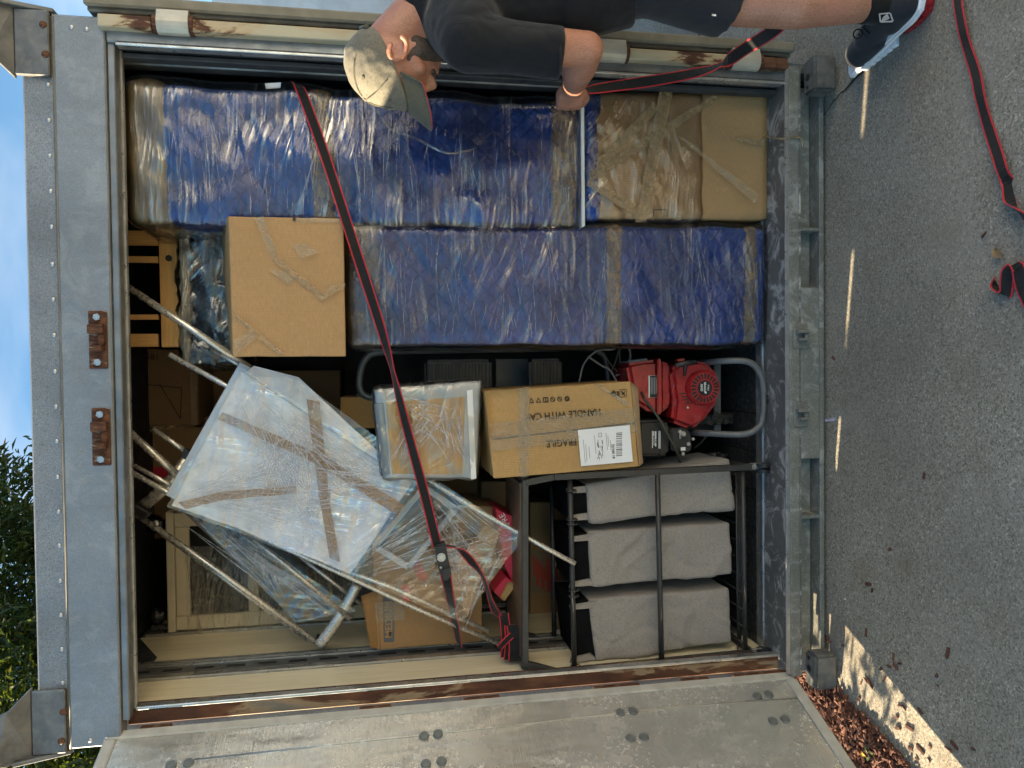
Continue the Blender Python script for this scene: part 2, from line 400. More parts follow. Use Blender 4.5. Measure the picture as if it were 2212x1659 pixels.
def tape(name, col=(.42, .3, .16), alpha=.55, s=40):
    m, nt, b = new(name); v = coords(nt)
    b.inputs['Base Color'].default_value = c4(col); b.inputs['Roughness'].default_value = .16; b.inputs['Specular IOR Level'].default_value = .7
    h = math_(nt, 'ADD', noi(nt, v, s, 3, .8), noi(nt, coords(nt, (0, .6, 0), s=(20, 20, 160)), 1, 3))
    bump(nt, b, h, .8, .01)
    L(nt, ramp(nt, noi(nt, v, 30, 4), [(.3, alpha - .15), (.7, alpha + .2)]), b.inputs['Alpha']); return m
def blanket(name, col=(.002, .06, .3)):
    m, nt, b = new(name); v = coords(nt)
    sx = nd(nt, 'SeparateXYZ', {0: v}); x, z = sx.outputs[0], sx.outputs[2]
    y = sx.outputs[1]; xx = math_(nt, 'ADD', x, y)
    u = math_(nt, 'PINGPONG', math_(nt, 'ADD', xx, z), .028); w = math_(nt, 'PINGPONG', math_(nt, 'SUBTRACT', xx, z), .028)
    q = math_(nt, 'MULTIPLY', math_(nt, 'MINIMUM', u, w), 60)
    q = math_(nt, 'POWER', math_(nt, 'MINIMUM', q, 1), .5)
    wr = noi(nt, coords(nt, s=(5, 5, 38)), 1, 4, .4)
    c = ramp(nt, noi(nt, v, 6, 5), [(.3, [k * .6 for k in col]), (.7, [k * 1.45 for k in col])])
    L(nt, mixc(nt, ramp(nt, q, [(.0, .5), (.35, 0)]), c, [k * .45 for k in col]), b.inputs['Base Color'])
    b.inputs['Roughness'].default_value = .7; b.inputs['Sheen Weight'].default_value = .1
    bump(nt, b, math_(nt, 'ADD', q, math_(nt, 'MULTIPLY', wr, 1.3)), .8, .008); return m
def fabric(name, col, sc=900, var=.2, rough=.9, fold=.0, bst=.3):
    m, nt, b = new(name); v = coords(nt)
    a = noi(nt, coords(nt, s=(sc, sc, sc * .15)), 1, 2); c_ = noi(nt, coords(nt, s=(sc * .15, sc * .15, sc)), 1, 2)
    wv = math_(nt, 'ADD', a, c_)
    c = ramp(nt, wv, [(.8, [x * (1 - var) for x in col]), (1.2, [min(1, x * (1 + var)) for x in col])])
    c = mixc(nt, ramp(nt, noi(nt, v, 5, 5), [(.4, 0), (.75, .3)]), c, [x * .7 for x in col])
    L(nt, c, b.inputs['Base Color']); b.inputs['Roughness'].default_value = rough; b.inputs['Specular IOR Level'].default_value = .2
    b.inputs['Sheen Weight'].default_value = .15
    h = math_(nt, 'MULTIPLY', wv, .08)
    if fold: h = math_(nt, 'ADD', h, math_(nt, 'MULTIPLY', noi(nt, v, 11, 4, 1.0), fold))
    bump(nt, b, h, bst, .01); return m
def wood(name, a, b_, axis=2, sc=1.0, rough=.5, gloss=.3):
    m, nt, b = new(name); s = [38 * sc] * 3; s[axis] = 2.2 * sc
    n1 = noi(nt, coords(nt, s=s), 1, 6, .5); n2 = noi(nt, coords(nt, s=[k * 5 for k in s]), 1, 3)
    c = ramp(nt, n1, [(.3, a), (.68, b_)])
    c = mixc(nt, ramp(nt, n2, [(.5, 0), (.7, .3)]), c, [x * .6 for x in a])
    L(nt, c, b.inputs['Base Color']); b.inputs['Roughness'].default_value = rough; b.inputs['Specular IOR Level'].default_value = gloss
    bump(nt, b, n2, .15, .002); return m
def concrete(name):
    m, nt, b = new(name); v = coords(nt)
    vo = nd(nt, 'TexVoronoi', {'Vector': v, 'Scale': 215}); r = nd(nt, 'SeparateColor', {0: vo.outputs['Color']}).outputs[0]
    c = ramp(nt, r, [(0, (.08, .071, .056)), (.3, (.29, .266, .222)), (.62, (.39, .36, .305)), (.9, (.47, .43, .355)), (1, (.76, .71, .62))])
    fine = noi(nt, v, 330, 3); c = mixc(nt, .4, c, ramp(nt, fine, [(.3, (.085, .076, .06)), (.7, (.52, .475, .39))]))
    big = noi(nt, v, 1.3, 7); c = mixc(nt, ramp(nt, big, [(.36, 0), (.68, .6)]), c, (.16, .147, .12))
    c = mixc(nt, ramp(nt, noi(nt, coords(nt, off=(3, 1, 0)), 4, 6), [(.56, 0), (.74, .45)]), c, (.2, .15, .11))
    c = mixc(nt, ramp(nt, noi(nt, coords(nt, off=(7, 2, 0)), 2.2, 5, .8), [(.55, 0), (.7, .3)]), c, (.34, .325, .29))
    L(nt, c, b.inputs['Base Color']); b.inputs['Roughness'].default_value = .88; b.inputs['Specular IOR Level'].default_value = .25
    bump(nt, b, math_(nt, 'ADD', fine, math_(nt, 'MULTIPLY', r, .8)), .7, .004); return m
def leafmat(name, a, b_):
    m, nt, b = new(name)
    oi = nd(nt, 'NewGeometry').outputs['Random Per Island']
    c = ramp(nt, oi, [(0, a), (.6, b_), (.92, [x * 1.5 for x in b_]), (1, (.2, .19, .03))])
    L(nt, c, b.inputs['Base Color']); b.inputs['Roughness'].default_value = .38; b.inputs['Specular IOR Level'].default_value = .5
    tr = nd(nt, 'BsdfTranslucent'); L(nt, mixc(nt, .5, c, (.16, .22, .02)), tr.inputs['Color'])
    mx = nd(nt, 'MixShader', {0: .35}); out = nt.nodes['Material Output']
    L(nt, b.outputs[0], mx.inputs[1]); L(nt, tr.outputs[0], mx.inputs[2]); L(nt, mx.outputs[0], out.inputs['Surface']); return m
def chipmat(name):
    m, nt, b = new(name); oi = nd(nt, 'ObjectInfo').outputs['Random']; g = nd(nt, 'NewGeometry').outputs['Random Per Island']
    f = math_(nt, 'FRACT', math_(nt, 'ADD', oi, g))
    c = ramp(nt, f, [(0, (.075, .025, .017)), (.55, (.15, .05, .03)), (1, (.24, .1, .055))])
    c = mixc(nt, ramp(nt, noi(nt, coords(nt, s=(50, 400, 400)), 1, 4), [(.45, 0), (.65, .6)]), c, (.04, .016, .012))
    L(nt, c, b.inputs['Base Color']); b.inputs['Roughness'].default_value = .85; bump(nt, b, noi(nt, coords(nt), 300, 4), .6, .003); return m
def skinmat(name):
    m, nt, b = new(name); v = coords(nt)
    c = ramp(nt, noi(nt, v, 14, 5), [(.3, (.36, .155, .1)), (.7, (.47, .225, .15))])
    c = mixc(nt, ramp(nt, noi(nt, v, 160, 4), [(.5, 0), (.7, .25)]), c, (.28, .1, .07))
    c = mixc(nt, ramp(nt, noi(nt, coords(nt, (.3, 0, 0), (420, 420, 60)), 1, 3), [(.5, 0), (.64, .5)]), c, (.16, .075, .045))
    c = mixc(nt, ramp(nt, noi(nt, v, 6, 4), [(.45, 0), (.7, .4)]), c, (.5, .2, .15))
    L(nt, c, b.inputs['Base Color']); b.inputs['Roughness'].default_value = .5
    b.inputs['Subsurface Weight'].default_value = .08; b.inputs['Subsurface Radius'].default_value = (.01, .004, .002)
    bump(nt, b, noi(nt, v, 240, 4), .2, .002); return m
def doorskin(name):
    """bare aluminium lining, dented, with white oxide blooms"""
    m, nt, b = new(name); v = coords(nt)
    c = ramp(nt, noi(nt, v, 3, 6), [(.3, (.7, .675, .61)), (.7, (.86, .83, .76))])
    ox = math_(nt, 'MULTIPLY', ramp(nt, noi(nt, v, 85, 4, .0, .7), [(.56, 0), (.6, .9)]), ramp(nt, noi(nt, v, 5.5, 5), [(.46, 0), (.58, 1)]))
    c = mixc(nt, ox, c, (.75, .74, .7))
    dk = ramp(nt, noi(nt, coords(nt, s=(2, 2, 60)), 1, 5, .6), [(.6, 0), (.74, .22)]); c = mixc(nt, dk, c, (.2, .2, .18))
    L(nt, c, b.inputs['Base Color']); b.inputs['Metallic'].default_value = .7
    L(nt, math_(nt, 'MAXIMUM', math_(nt, 'MULTIPLY', ox, .9), ramp(nt, noi(nt, v, 12, 6), [(.3, .18), (.7, .32)])), b.inputs['Roughness'])
    bump(nt, b, math_(nt, 'ADD', math_(nt, 'MULTIPLY', noi(nt, coords(nt, s=(4, 4, 1.6)), 1.6, 3), 2.4), math_(nt, 'MULTIPLY', noi(nt, coords(nt, s=(10, 10, 250)), 1, 3), .15)), .6, .012); return m

GALV = galvanised('galvanised_header', (.175, .2, .225), (.32, .345, .365), .46, 55, .12, True, .35)
SPANGLE = galvanised('spangled_steel', (.13, .145, .16), (.37, .395, .42), .5, 42, 0, False, .3)
SILL = galvanised('scuffed_sill_steel', (.13, .13, .123), (.22, .22, .21), .55, 40, .8, True, .3)
RAIL = galvanised('dirty_galvanised_rail', (.17, .17, .15), (.31, .31, .28), .55, 28, .35, True, .35)
CAST = plain('corner_steel', (.13, .133, .133), .5, .35, .4, 16, .4, 70, .5, .35)
RUST = rusty('rusted_channel', (.2, .18, .15), .5, 7, .1, .6, (1, 1, .3))
CREAM = rusty('cream_paint_flaking', (.52, .46, .32), .1, 11)
RUSTP = rusty('rusted_plate', (.24, .24, .24), .55, 26, .2)
JAMB = plain('jamb_aluminium', (.2, .215, .225), .42, .6, .3, 12, .1, 200, .5, .3)
DJAMB = plain('dark_seal', (.035, .038, .042), .6, 0, .3, 15)
ALU = plain('bright_aluminium', (.5, .5, .49), .35, .8, .2, 20, .1, 300)
BOLT = plain('zinc_bolt', (.45, .45, .44), .35, .8, .2, 60)
PLY = wood('varnished_plywood_lining', (.7, .6, .41), (.82, .73, .53), 2, .6, .35, .5)
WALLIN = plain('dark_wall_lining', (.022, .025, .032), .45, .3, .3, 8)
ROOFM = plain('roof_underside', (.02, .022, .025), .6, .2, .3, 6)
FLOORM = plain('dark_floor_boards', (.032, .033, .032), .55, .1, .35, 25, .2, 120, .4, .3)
GASKET = plain('weathered_gasket', (.42, .41, .37), .7, 0, .2, 15, .2, 100, .4, .25)
DOORM = doorskin('door_lining')
EDGE = plain('door_edge_paint', (.15, .135, .11), .55, .1, .3, 10, .1, 100, .5, .3)
BLUE = blanket('blue_quilted_blanket')
BLUE2 = blanket('blue_quilted_blanket_lower', (.002, .052, .26))
BROWNW = plain('brown_packing_paper', (.2, .14, .075), .4, 0, .35, 14, .8, 40, .6)
FILM1 = film('stretch_wrap_tall', 0.02, .5, .05, 80, .025, (1, .99, .96), .05, .0045, .2, .2)
FILM2 = film('stretch_wrap_low', -.04, .3, .05, 85, .015, (1, .99, .96), .05, .0036, .4, .15)
FILM3 = film('stretch_wrap_box', .1, .35, .08, 70, .06, (1, .98, .94), .06, .005, .6)
FILM4 = film('stretch_wrap_chair', .9, .5, .14, 80, .07, (.97, .98, 1), .07, .005, .9, .3)
FILM5 = film('stretch_wrap_clear', 1.1, .36, .04, 75, .05, (1, .98, .94), .06, .0045, .5, .3)
FILM6 = film('stretch_wrap_black', .2, .3, .02, 50, .02, (.95, .97, 1), .05, .006, .6, .7)
FILM7 = film('stretch_wrap_cabinet', .3, .4, .08, 70, .07, (1, .97, .9), .06, .005, .7, .4)
TAPE = tape('tan_packing_tape', (.44, .3, .16), .52)
TAPEC = tape('clear_packing_tape', (.5, .4, .27), .34)
CREASE_GLINT = tape('film_tension_glint', (.8, .84, .9), .3, 90)  # pale colour stands for the glint along pulled film
TAPEB = tape('brown_packing_tape', (.3, .19, .1), .7)
CARD = cardboard('cardboard'); CARD2 = cardboard('cardboard_pale', (.45, .265, .125)); CARD3 = cardboard('cardboard_yellowed', (.49, .29, .118))
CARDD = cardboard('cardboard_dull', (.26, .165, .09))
INK = plain('black_ink', (.012, .012, .012), .7); GREYINK = plain('grey_ink', (.1, .11, .12), .7); REDINK = plain('red_ink', (.55, .07, .04), .6)
LABEL = plain('white_label', (.78, .78, .77), .55, 0, .04, 5)
WHITE = plain('white_board', (.74, .73, .7), .5, 0, .06, 5)
BAMBOO = wood('bamboo', (.52, .28, .1), (.68, .41, .17), 0, 1.6, .4, .4)
BAMBOOV = wood('bamboo_upright', (.52, .28, .1), (.68, .41, .17), 2, 1.6, .4, .4)
BLACKP = plain('black_plastic', (.014, .014, .015), .4, 0, .3, 20, .15, 150)
BLACKWRAP = plain('black_bag', (.006, .006, .008), .3, 0, .3, 10)
TUBE = plain('satin_tube', (.64, .61, .55), .28, .65, .12, 30)
TUBEG = plain('grey_tube_paint', (.12, .125, .13), .42, .2, .2, 20, .1, 120, .5, .2)
SLING = plain('pale_sling', (.6, .615, .63), .5, 0, .22, 14, .9, 26)
FOIL = plain('grey_board', (.42, .45, .48), .4, .2, .15, 10)
MESHD = plain('brown_grey_mesh', (.11, .1, .09), .7, 0, .3, 30, .3, 200)
CABW = plain('ivory_paint', (.62, .55, .4), .45, 0, .1, 8)
GLASSD = plain('dark_glass', (.02, .021, .02), .15, 0, .3, 8)
BLKGLOSS = plain('black_gloss_turning', (.008, .008, .012), .22, 0, .2, 8)
OAK = wood('drawer_wood', (.5, .27, .08), (.64, .38, .13), 0, .5, .4)
WALNUT = wood('shelf_board', (.13, .075, .042), (.21, .13, .075), 1, .7, .5)
GMETAL = plain('charcoal_powder_coat', (.045, .044, .042), .45, .15, .15, 20, .1, 300)
BAG = fabric('grey_hamper_cloth', (.265, .237, .21), 700, .22, .92, .12, .3)
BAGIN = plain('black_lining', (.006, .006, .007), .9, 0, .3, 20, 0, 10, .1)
RED = plain('red_engine_paint', (.36, .012, .016), .32, 0, .25, 12, .1, 90, .5, .12, .25)
RUBBER = plain('tyre_rubber', (.025, .024, .022), .8, 0, .3, 40, .3, 200, .4, .3)
HOSE = plain('olive_hose', (.05, .047, .032), .4, 0, .2, 20)
WIRE = plain('grey_cable', (.3, .3, .28), .4, .1, .2, 20)
STRAP = fabric('black_webbing', (.012, .012, .012), 1400, .4, .75, 0, .5)
STRAPR = fabric('red_webbing_edge', (.5, .025, .035), 1400, .3, .7, 0, .3)
RED2 = plain('red_box_print', (.55, .02, .05), .45, 0, .12, 10)
SKIN = skinmat('skin'); SHIRT = fabric('black_shirt_cloth', (.0095, .0105, .013), 1100, .25, .9, .9, .5)
SHORTS = fabric('charcoal_shorts_cloth', (.017, .02, .026), 1100, .25, .85, .8, .4)
CAP = fabric('olive_cap_twill', (.135, .125, .1), 900, .35, .9, .5, .4)
CAPB = fabric('olive_brim_twill', (.1, .095, .07), 900, .2, .9, .2, .4)
HAIR = plain('dark_stubble', (.06, .042, .035), .8, 0, .5, 160, .6, 400)
SHOE = fabric('black_knit', (.02, .022, .027), 1000, .3, .9, .2, .4)
SOLEW = plain('white_sole', (.74, .75, .78), .5, 0, .05, 20); SOLER = plain('red_translucent_sole', (.3, .015, .02), .3, 0, .4, 30)
SOCK = fabric('black_sock', (.008, .008, .008), 1200)
GREYPRINT = plain('grey_print', (.35, .36, .37), .8)
CONC = concrete('exposed_aggregate_concrete')
LEAF = leafmat('shrub_leaf', (.01, .023, .008), (.026, .052, .014))
BARK = plain('bark', (.09, .07, .05), .9, 0, .3, 30, .8, 60)
CHIP = chipmat('mulch_chip'); SOIL = plain('soil', (.06, .035, .025), .95, 0, .4, 40, .8, 90)
TRAILW = plain('white_trailer_skin', (.7, .72, .74), .45, .1, .12, 4, 0, 10, .5, .2)
YELLOWL = plain('yellow_leaf', (.5, .33, .03), .5); GREENL = plain('weed_leaf', (.12, .2, .05), .5)
# ------------------------------------------------------------------ the setting
def ground():
    vs = []; fs = []
    e = 300
    vs = [(-e, -e, 0), (e, -e, 0), (e, e, 0), (-e, e, 0)]; fs = [(0, 1, 2, 3)]
    g = fromdata('ground', vs, fs, CONC); tag(g, kind='structure')
    pts = [(1764, 262), (1775, 255), (1784, 243), (1792, 232), (1800, 218), (1806, 214), (1815, 201), (1824, 196), (1832, 187), (1841, 176), (1848, 168), (1858, 160), (1871, 152)]
    wv = [2, 3, 3.5, 3, 4, 3, 4, 5, 6, 9, 8, 5, 1]
    a = [G(x, y, .003) for x, y in pts]; vs = []; fs = []
    for i, p in enumerate(a):
        t = (a[min(i + 1, len(a) - 1)] - a[max(i - 1, 0)]).normalized(); s = V((-t.y, t.x, 0)) * wv[i] * .0006
        vs += [p + s, p - s]
    for i in range(len(a) - 1): fs.append((2 * i, 2 * i + 1, 2 * i + 3, 2 * i + 2))
    fromdata('crack', vs, fs, plain('crack_shadow', (.02, .018, .015), .95), g)
    # joint of the slab beyond the container
    a = G(1500, 40); 
    box('joint', (1.2, 1.02, .001), (12, 1.035, .004), plain('joint', (.03, .028, .025), .9), g, 0)
    return g
GROUND = ground()
# ------------------------------------------------------------------ container
Cn = thing('storage_container', 'galvanised steel moving container with open doors and rusty hinge bars, packed with household goods', 'container', (0, 0, 0))
XL, XR = -1.065, 1.065
box('header', (XL, 0, 2.29), (XR, .06, 2.427), GALV, Cn, .004)
box('header_lip', (-1.0, .012, 2.268), (1.01, .05, 2.289), JAMB, Cn, .003)
box('header_flange', (-.985, .055, 2.262), (.995, .075, 2.30), ALU, Cn, .002)
box('top_rail', (XL, .012, 2.43), (XR, .07, 2.517), SPANGLE, Cn, .006)
tube('seam_bead', [(XL, .006, 2.4285), (0, .006, 2.4285), (XR, .006, 2.4285)], .0045, EDGE, Cn, 8)
riv = [(113, 183), (112, 260), (113, 337), (114, 413), (117, 490), (119, 571), (120, 647), (122, 724), (125, 802), (125, 878), (126, 953), (127, 1030), (130, 1105), (133, 1178), (134, 1254), (137, 1328), (139, 1402), (140, 1475)]
for x, y in riv:
    p = W(x, y, .012); disc('rivet', (p.x, .0125, 2.449), (0, -1, 0), .0075, .005, ALU, Cn, 12, .005)
for x, y in ((154, 59), (187, 63), (195, 1599), (229, 1597)):
    p = W(x, y, 0); disc('rivet', (p.x, .0005, p.z), (0, -1, 0), .0075, .005, ALU, Cn, 12, .005)
for s, bolts in ((1, ((93, 53), (98, 117))), (-1, ((137, 1538), (133, 1601)))):
    def q(x, y, z): return V((s * x, y, z))
    br = prism('corner_bracket', [q(.885, .008, 2.437), q(1.072, .008, 2.437), q(1.072, .008, 2.527), q(.885, .008, 2.527)], (0, -.014, 0), CAST, Cn, .003)
    prism('flange', [q(.875, .0, 2.528), q(1.075, .0, 2.528), q(1.08, -.045, 2.575), q(1.08, -.05, 2.605), q(.935, -.05, 2.605), q(.925, -.045, 2.575)], (0, .016, .003), CAST, br, .003)
    prism('gusset', [q(1.073, .01, 2.43), q(1.073, -.04, 2.565), q(1.073, .06, 2.565), q(1.073, .06, 2.43)], (s * .012, 0, 0), CAST, br, .002)
    for x, y in bolts:
        p = W(x, y, -.006); disc('bolt', (p.x, -.0055, p.z), (0, -1, 0), .011, .006, RUSTP, br, 14, .006)
def keeper(cx, cz, w, h, Y, mat, name='lock_keeper', bolts=True):
    k = box(name, (cx - w / 2, Y - .006, cz - h / 2), (cx + w / 2, Y, cz + h / 2), mat, Cn, .002)
    boxes('hook', [((cx - w * .2, Y - .034, cz - h * .35), (cx - w * .1, Y - .0055, cz + h * .3)), ((cx + w * .1, Y - .03, cz - h * .42), (cx + w * .26, Y - .0055, cz + h * .42)),
                   ((cx - w * .1, Y - .022, cz - h * .42), (cx + w * .1, Y - .0055, cz - h * .1))], mat, k, .002)
    if bolts:
        for sx in (-.39, .39): disc('bolt', (cx + sx * w, Y - .006, cz), (0, -1, 0), .0105, .009, BOLT, k, 6)
p = W(213, 734, 0); keeper(p.x, p.z, .168, .05, 0, RUSTP)
p = W(220, 943, 0); keeper(p.x, p.z, .168, .05, 0, RUSTP)
# right post with its hinge bars
box('right_post', (.995, .0, .155), (1.03, .07, 2.288), JAMB, Cn, .004)
box('jamb_ridge', (.986, -.004, .157), (.9945, .03, 2.262), ALU, Cn, .002)
box('jamb_seal', (.972, .05, .157), (.986, .09, 2.262), DJAMB, Cn, .002)
box('right_post_back', (1.031, .012, .02), (XR, .08, 2.288), JAMB, Cn, .003)
def zr(x): return W(x, 70 + (x - 230) * .062, 0).z
for a, b, m_ in ((218, 333, CREAM), (417, 1278, CREAM), (1352, 1568, CREAM), (1640, 1668, RUST)):
    box('hinge_bar', (1.026, -.03, zr(b)), (1.062, .011, zr(a)), m_, Cn, .003)
for a, b in ((345, 413), (1285, 1346), (1575, 1632)):
    z0, z1 = zr(b), zr(a); bm = bmesh.new()
    bm_hull(bm, [V((1.048 + math.cos(t) * .03, -.014 + math.sin(t) * .026, z)) for z in (z0, z1) for t in [2 * math.pi * j / 16 for j in range(16)]] + [V((1.085, .02, z0)), V((1.085, .02, z1)), V((1.085, -.03, z0)), V((1.085, -.03, z1))])
    h = frombm('hinge', bm, plain('worn_hinge_paint', (.46, .43, .36), .4, .2, .15, 20, .1, 100, .5, .3), Cn)
    for z in (z0 - .012, z1): disc('knuckle', (1.048, -.012, z), (0, 0, 1), .027, .0115, RUSTP, h, 16)
box('tie_plate', (1.028, -.024, zr(1694)), (1.064, .012, zr(1670)), RUST, Cn, .003)
# right door, swung right round against the side
dr = box('door', (1.078, -.004, .135), (1.116, .98, 2.335), EDGE, Cn, .004)
tag(dr, 'grey right-hand door folded back along the side')
box('gasket', (1.088, -.022, .128), (1.122, -.005, 2.34), plain('tan_seal', (.2, .175, .13), .7, 0, .2, 12, .1, 90, .4, .2), dr, .006)
# left post: rusty channel set back a little from the sill
box('left_post', (-1.034, .056, .155), (-.986, .11, 2.288), RUST, Cn, .003)
box('post_edge', (-.9855, .044, .157), (-.976, .075, 2.262), ALU, Cn, .002)
box('post_return', (-.9995, .0755, .157), (-.978, .078, 2.44), JAMB, Cn, 0)
# walls, roof, floor
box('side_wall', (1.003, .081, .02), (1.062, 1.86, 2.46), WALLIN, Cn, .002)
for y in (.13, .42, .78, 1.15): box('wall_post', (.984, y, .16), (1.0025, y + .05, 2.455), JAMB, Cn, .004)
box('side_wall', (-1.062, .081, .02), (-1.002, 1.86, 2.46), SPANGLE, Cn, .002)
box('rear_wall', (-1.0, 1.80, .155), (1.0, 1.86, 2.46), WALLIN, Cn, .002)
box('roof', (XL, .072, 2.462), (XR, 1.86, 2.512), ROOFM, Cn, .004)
box('lining_panel', (-1.0015, .082, .16), (-.9985, .292, 2.455), PLY, Cn, 0)
box('lining_panel', (-1.0015, .455, .16), (-.9985, .735, 2.455), PLY, Cn, 0)
box('lining_panel', (-1.0015, .86, .16), (-.9985, 1.78, 2.455), PLY, Cn, 0)
for y0, y1 in ((.296, .451), (.739, .856)):
    tr = boxes('cargo_track', [((-1.001, y0, .16), (-.990, y0 + .018, 2.44)), ((-1.001, y0 + .028, .16), (-.993, y0 + .04, 2.44)), ((-1.001, y1 - .018, .16), (-.990, y1, 2.44)),
                               ((-1.001, y1 - .04, .16), (-.993, y1 - .028, 2.44))], ALU, Cn)
    box('track_bed', (-1.001, y0 + .019, .16), (-.9965, y1 - .019, 2.44), JAMB, tr, 0)
    z = 2.38
    while z > .3:
        box('slot', (-.997, (y0 + y1) / 2 - .009, z - .062), (-.9955, (y0 + y1) / 2 + .009, z), BLACKP, tr, 0); z -= .105
prism('gusset_plate', [V((-.996, .46, 2.455)), V((-.996, .72, 2.455)), V((-.996, .5, 2.33)), V((-.996, .46, 2.33))], (.004, 0, 0), DJAMB, Cn, .001)
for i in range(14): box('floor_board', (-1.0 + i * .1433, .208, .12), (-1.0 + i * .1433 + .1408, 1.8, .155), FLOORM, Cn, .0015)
box('threshold', (-1.0, .003, .135), (1.0, .148, .1555), SILL, Cn, .002)
box('threshold_ridge', (-1.0, .1485, .13), (1.0, .166, .161), ALU, Cn, .003)
box('threshold_ridge', (-1.0, .1665, .13), (1.0, .2065, .1575), RAIL, Cn, .003)
box('sill_edge', (-1.03, -.003, .143), (1.04, .0025, .1575), ALU, Cn, .001)
box('front_rail', (-1.04, -.004, .106), (1.05, .02, .142), RAIL, Cn, .003)
box('rail_step', (-1.04, .0005, .098), (1.05, .03, .1055), SILL, Cn, 0)
xa, xb = W(1745, 621, 0).x, W(1745, 991, 0).x
box('lower_rail', (-1.0, .055, .03), (xb - .001, .09, .085), RAIL, Cn, .003); box('lower_rail', (xa + .001, .055, .03), (1.0, .09, .085), RAIL, Cn, .003)
box('bottom_flange', (-1.0, -.001, .012), (1.0, .095, .029), RAIL, Cn, .002)
cb = box('centre_plate', (xb, -.002, .03), (xa, .05, .0975), RAIL, Cn, .003)
boxes('back_channel', [((-1.0, .091, .02), (1.0, .13, .125))], DJAMB, Cn)
for y in (495, 1117):
    p = W(1745, y, 0); box('stiffener', (p.x - .006, .001, .03), (p.x + .006, .054, .097), RAIL, Cn, .002)
for y in (726, 895):
    p = W(1729, y, 0); keeper(p.x, p.z + .004, .085, .052, -.0045, RAIL, 'lock_keeper', False)
for s in (1, -1):
    lo, hi = ((.945, -.075, .012), (1.062, .0, .092)); c = bmesh.new()
    bm_box(c, (s * lo[0] if s > 0 else -hi[0], lo[1], lo[2]), (hi[0] if s > 0 else -lo[0], -.0045, hi[2])); bevel(c, .008, 2)
    cc = frombm('corner_casting', c, CAST, Cn)
    disc('lifting_hole', (s * 1.0, -.034, .0915), (0, 0, 1), .012, .0012, BLACKP, cc, 16)
    disc('lifting_hole', (s * .965, -.032, .0915), (0, 0, 1), .007, .0012, BLACKP, cc, 14)
# left door: open towards the camera
dd = V((-.375, -.927, 0)).normalized(); dn = V((.927, -.375, 0)).normalized(); DH = V((-1.037, .028, 0))
def dq(a, z, off=0.0): return DH + dd * a + dn * off + V((0, 0, z))
def dslab(name, a0, a1, z0, z1, t0, t1, mat, parent, bev=.002):
    return prism(name, [dq(a0, z0, t0), dq(a1, z0, t0), dq(a1, z1, t0), dq(a0, z1, t0)], dn * (t1 - t0), mat, parent, bev)
ZB, ZT = .128, 2.335
dl = dslab('door', 0, .99, ZB, ZT, -.042, -.002, EDGE, Cn, .003); tag(dl, 'open left-hand door with dented bare aluminium lining')
vs = []; fs = []; na, nz_ = 30, 66
for i in range(na + 1):
    for j in range(nz_ + 1):
        a = .03 + .93 * i / na; z = ZB + .035 + (ZT - ZB - .07) * j / nz_
        k = .003 * nz((a, 0, z), 3.5, 2) + .0022 * nz((a, 0, z), 11, 5) - .0016 * max(0, 1 - abs(a - .13 - .01 * z) / .02)
        vs.append(dq(a, z, k + .002))
for i in range(na):
    for j in range(nz_):
        q_ = i * (nz_ + 1) + j; fs.append((q_, q_ + nz_ + 1, q_ + nz_ + 2, q_ + 1))
fromdata('lining', vs, fs, DOORM, dl, True)
dslab('gasket', .001, .033, ZB, ZT, -.001, .008, GASKET, dl, .004)
dslab('gasket', .034, .985, ZB - .004, ZB + .034, -.001, .009, GASKET, dl, .004)
dslab('gasket', .034, .985, ZT - .034, ZT, -.001, .009, GASKET, dl, .004)
dslab('gasket', .955, .985, ZB + .035, ZT - .035, -.001, .009, GASKET, dl, .004)
DPT = dq(0, 0, .004)
tube('seam', [PL(x, y, DPT, dn, .0) for x, y in ((420, 1640), (737, 1606), (1100, 1568), (1475, 1524), (1752, 1506))], .0022, ALU, dl, 6)
DISC = plain('dull_rivet_disc', (.2, .215, .21), .5, .5, .2, 60, .2, 200)
for x, y in ((916, 1589), (946, 1585), (920, 1650), (954, 1644), (1340, 1539), (1368, 1536), (1362, 1595), (1391, 1592), (1636, 1504), (1661, 1500), (1670, 1558), (1696, 1553), (370, 1653), (407, 1648)):
    disc('rivet', PL(x, y, DPT, dn, .0), dn, .0155, .0045, DISC, dl, 20, 0, .0135)
for z, h in ((.13, .2), (.42, .1), (.67, .16), (1.15, .12), (1.5, .1), (2.16, .09)):     # hinge leaves bridging post and door, sized and spaced to break the sunbeam
    box('hinge', (-1.062, .026, z), (-1.036, .055, z + h), RUST, Cn, .003)
# ------------------------------------------------------------------ mulch bed beside the door
def chip_mesh(seed):
    r = random.Random(seed); l = r.uniform(.014, .036); w = r.uniform(.005, .010); h = r.uniform(.003, .006); bm = bmesh.new()
    pts = []
    for sx in (-1, 1):
        for sy in (-1, 1):
            for sz in (0, 1): pts.append(V((sx * l / 2 * r.uniform(.6, 1.05), sy * w / 2 * r.uniform(.5, 1.2), sz * h * r.uniform(.6, 1.3))))
    pts.append(V((l * .6, w * r.uniform(-.2, .2), h * .4))); bm_hull(bm, pts)
    me = D.meshes.new('mulch_chip'); bm.to_mesh(me); bm.free(); me.materials.append(CHIP); return me
CM = [chip_mesh(i) for i in range(14)]
b0, b1 = V((-1.1, .25, 0)), V((-1.18, -.45, 0))
bed = [V((-1.085, .9, .002)), V((-1.06, .06, .002)), V((-1.085, -.06, .002)), V((-1.135, -.28, .002)), V((-1.2, -.5, .002)), V((-1.33, -.9, .002)), V((-1.5, -1.5, .002)), V((-4.5, -1.5, .002)), V((-4.5, 6, .002)), V((-1.085, 6, .002))]
o = prism('mulch_bed', bed, (0, 0, .012), SOIL, None, .004); tag(o, kind='structure')
rr = random.Random(3); allv = []; allf = []
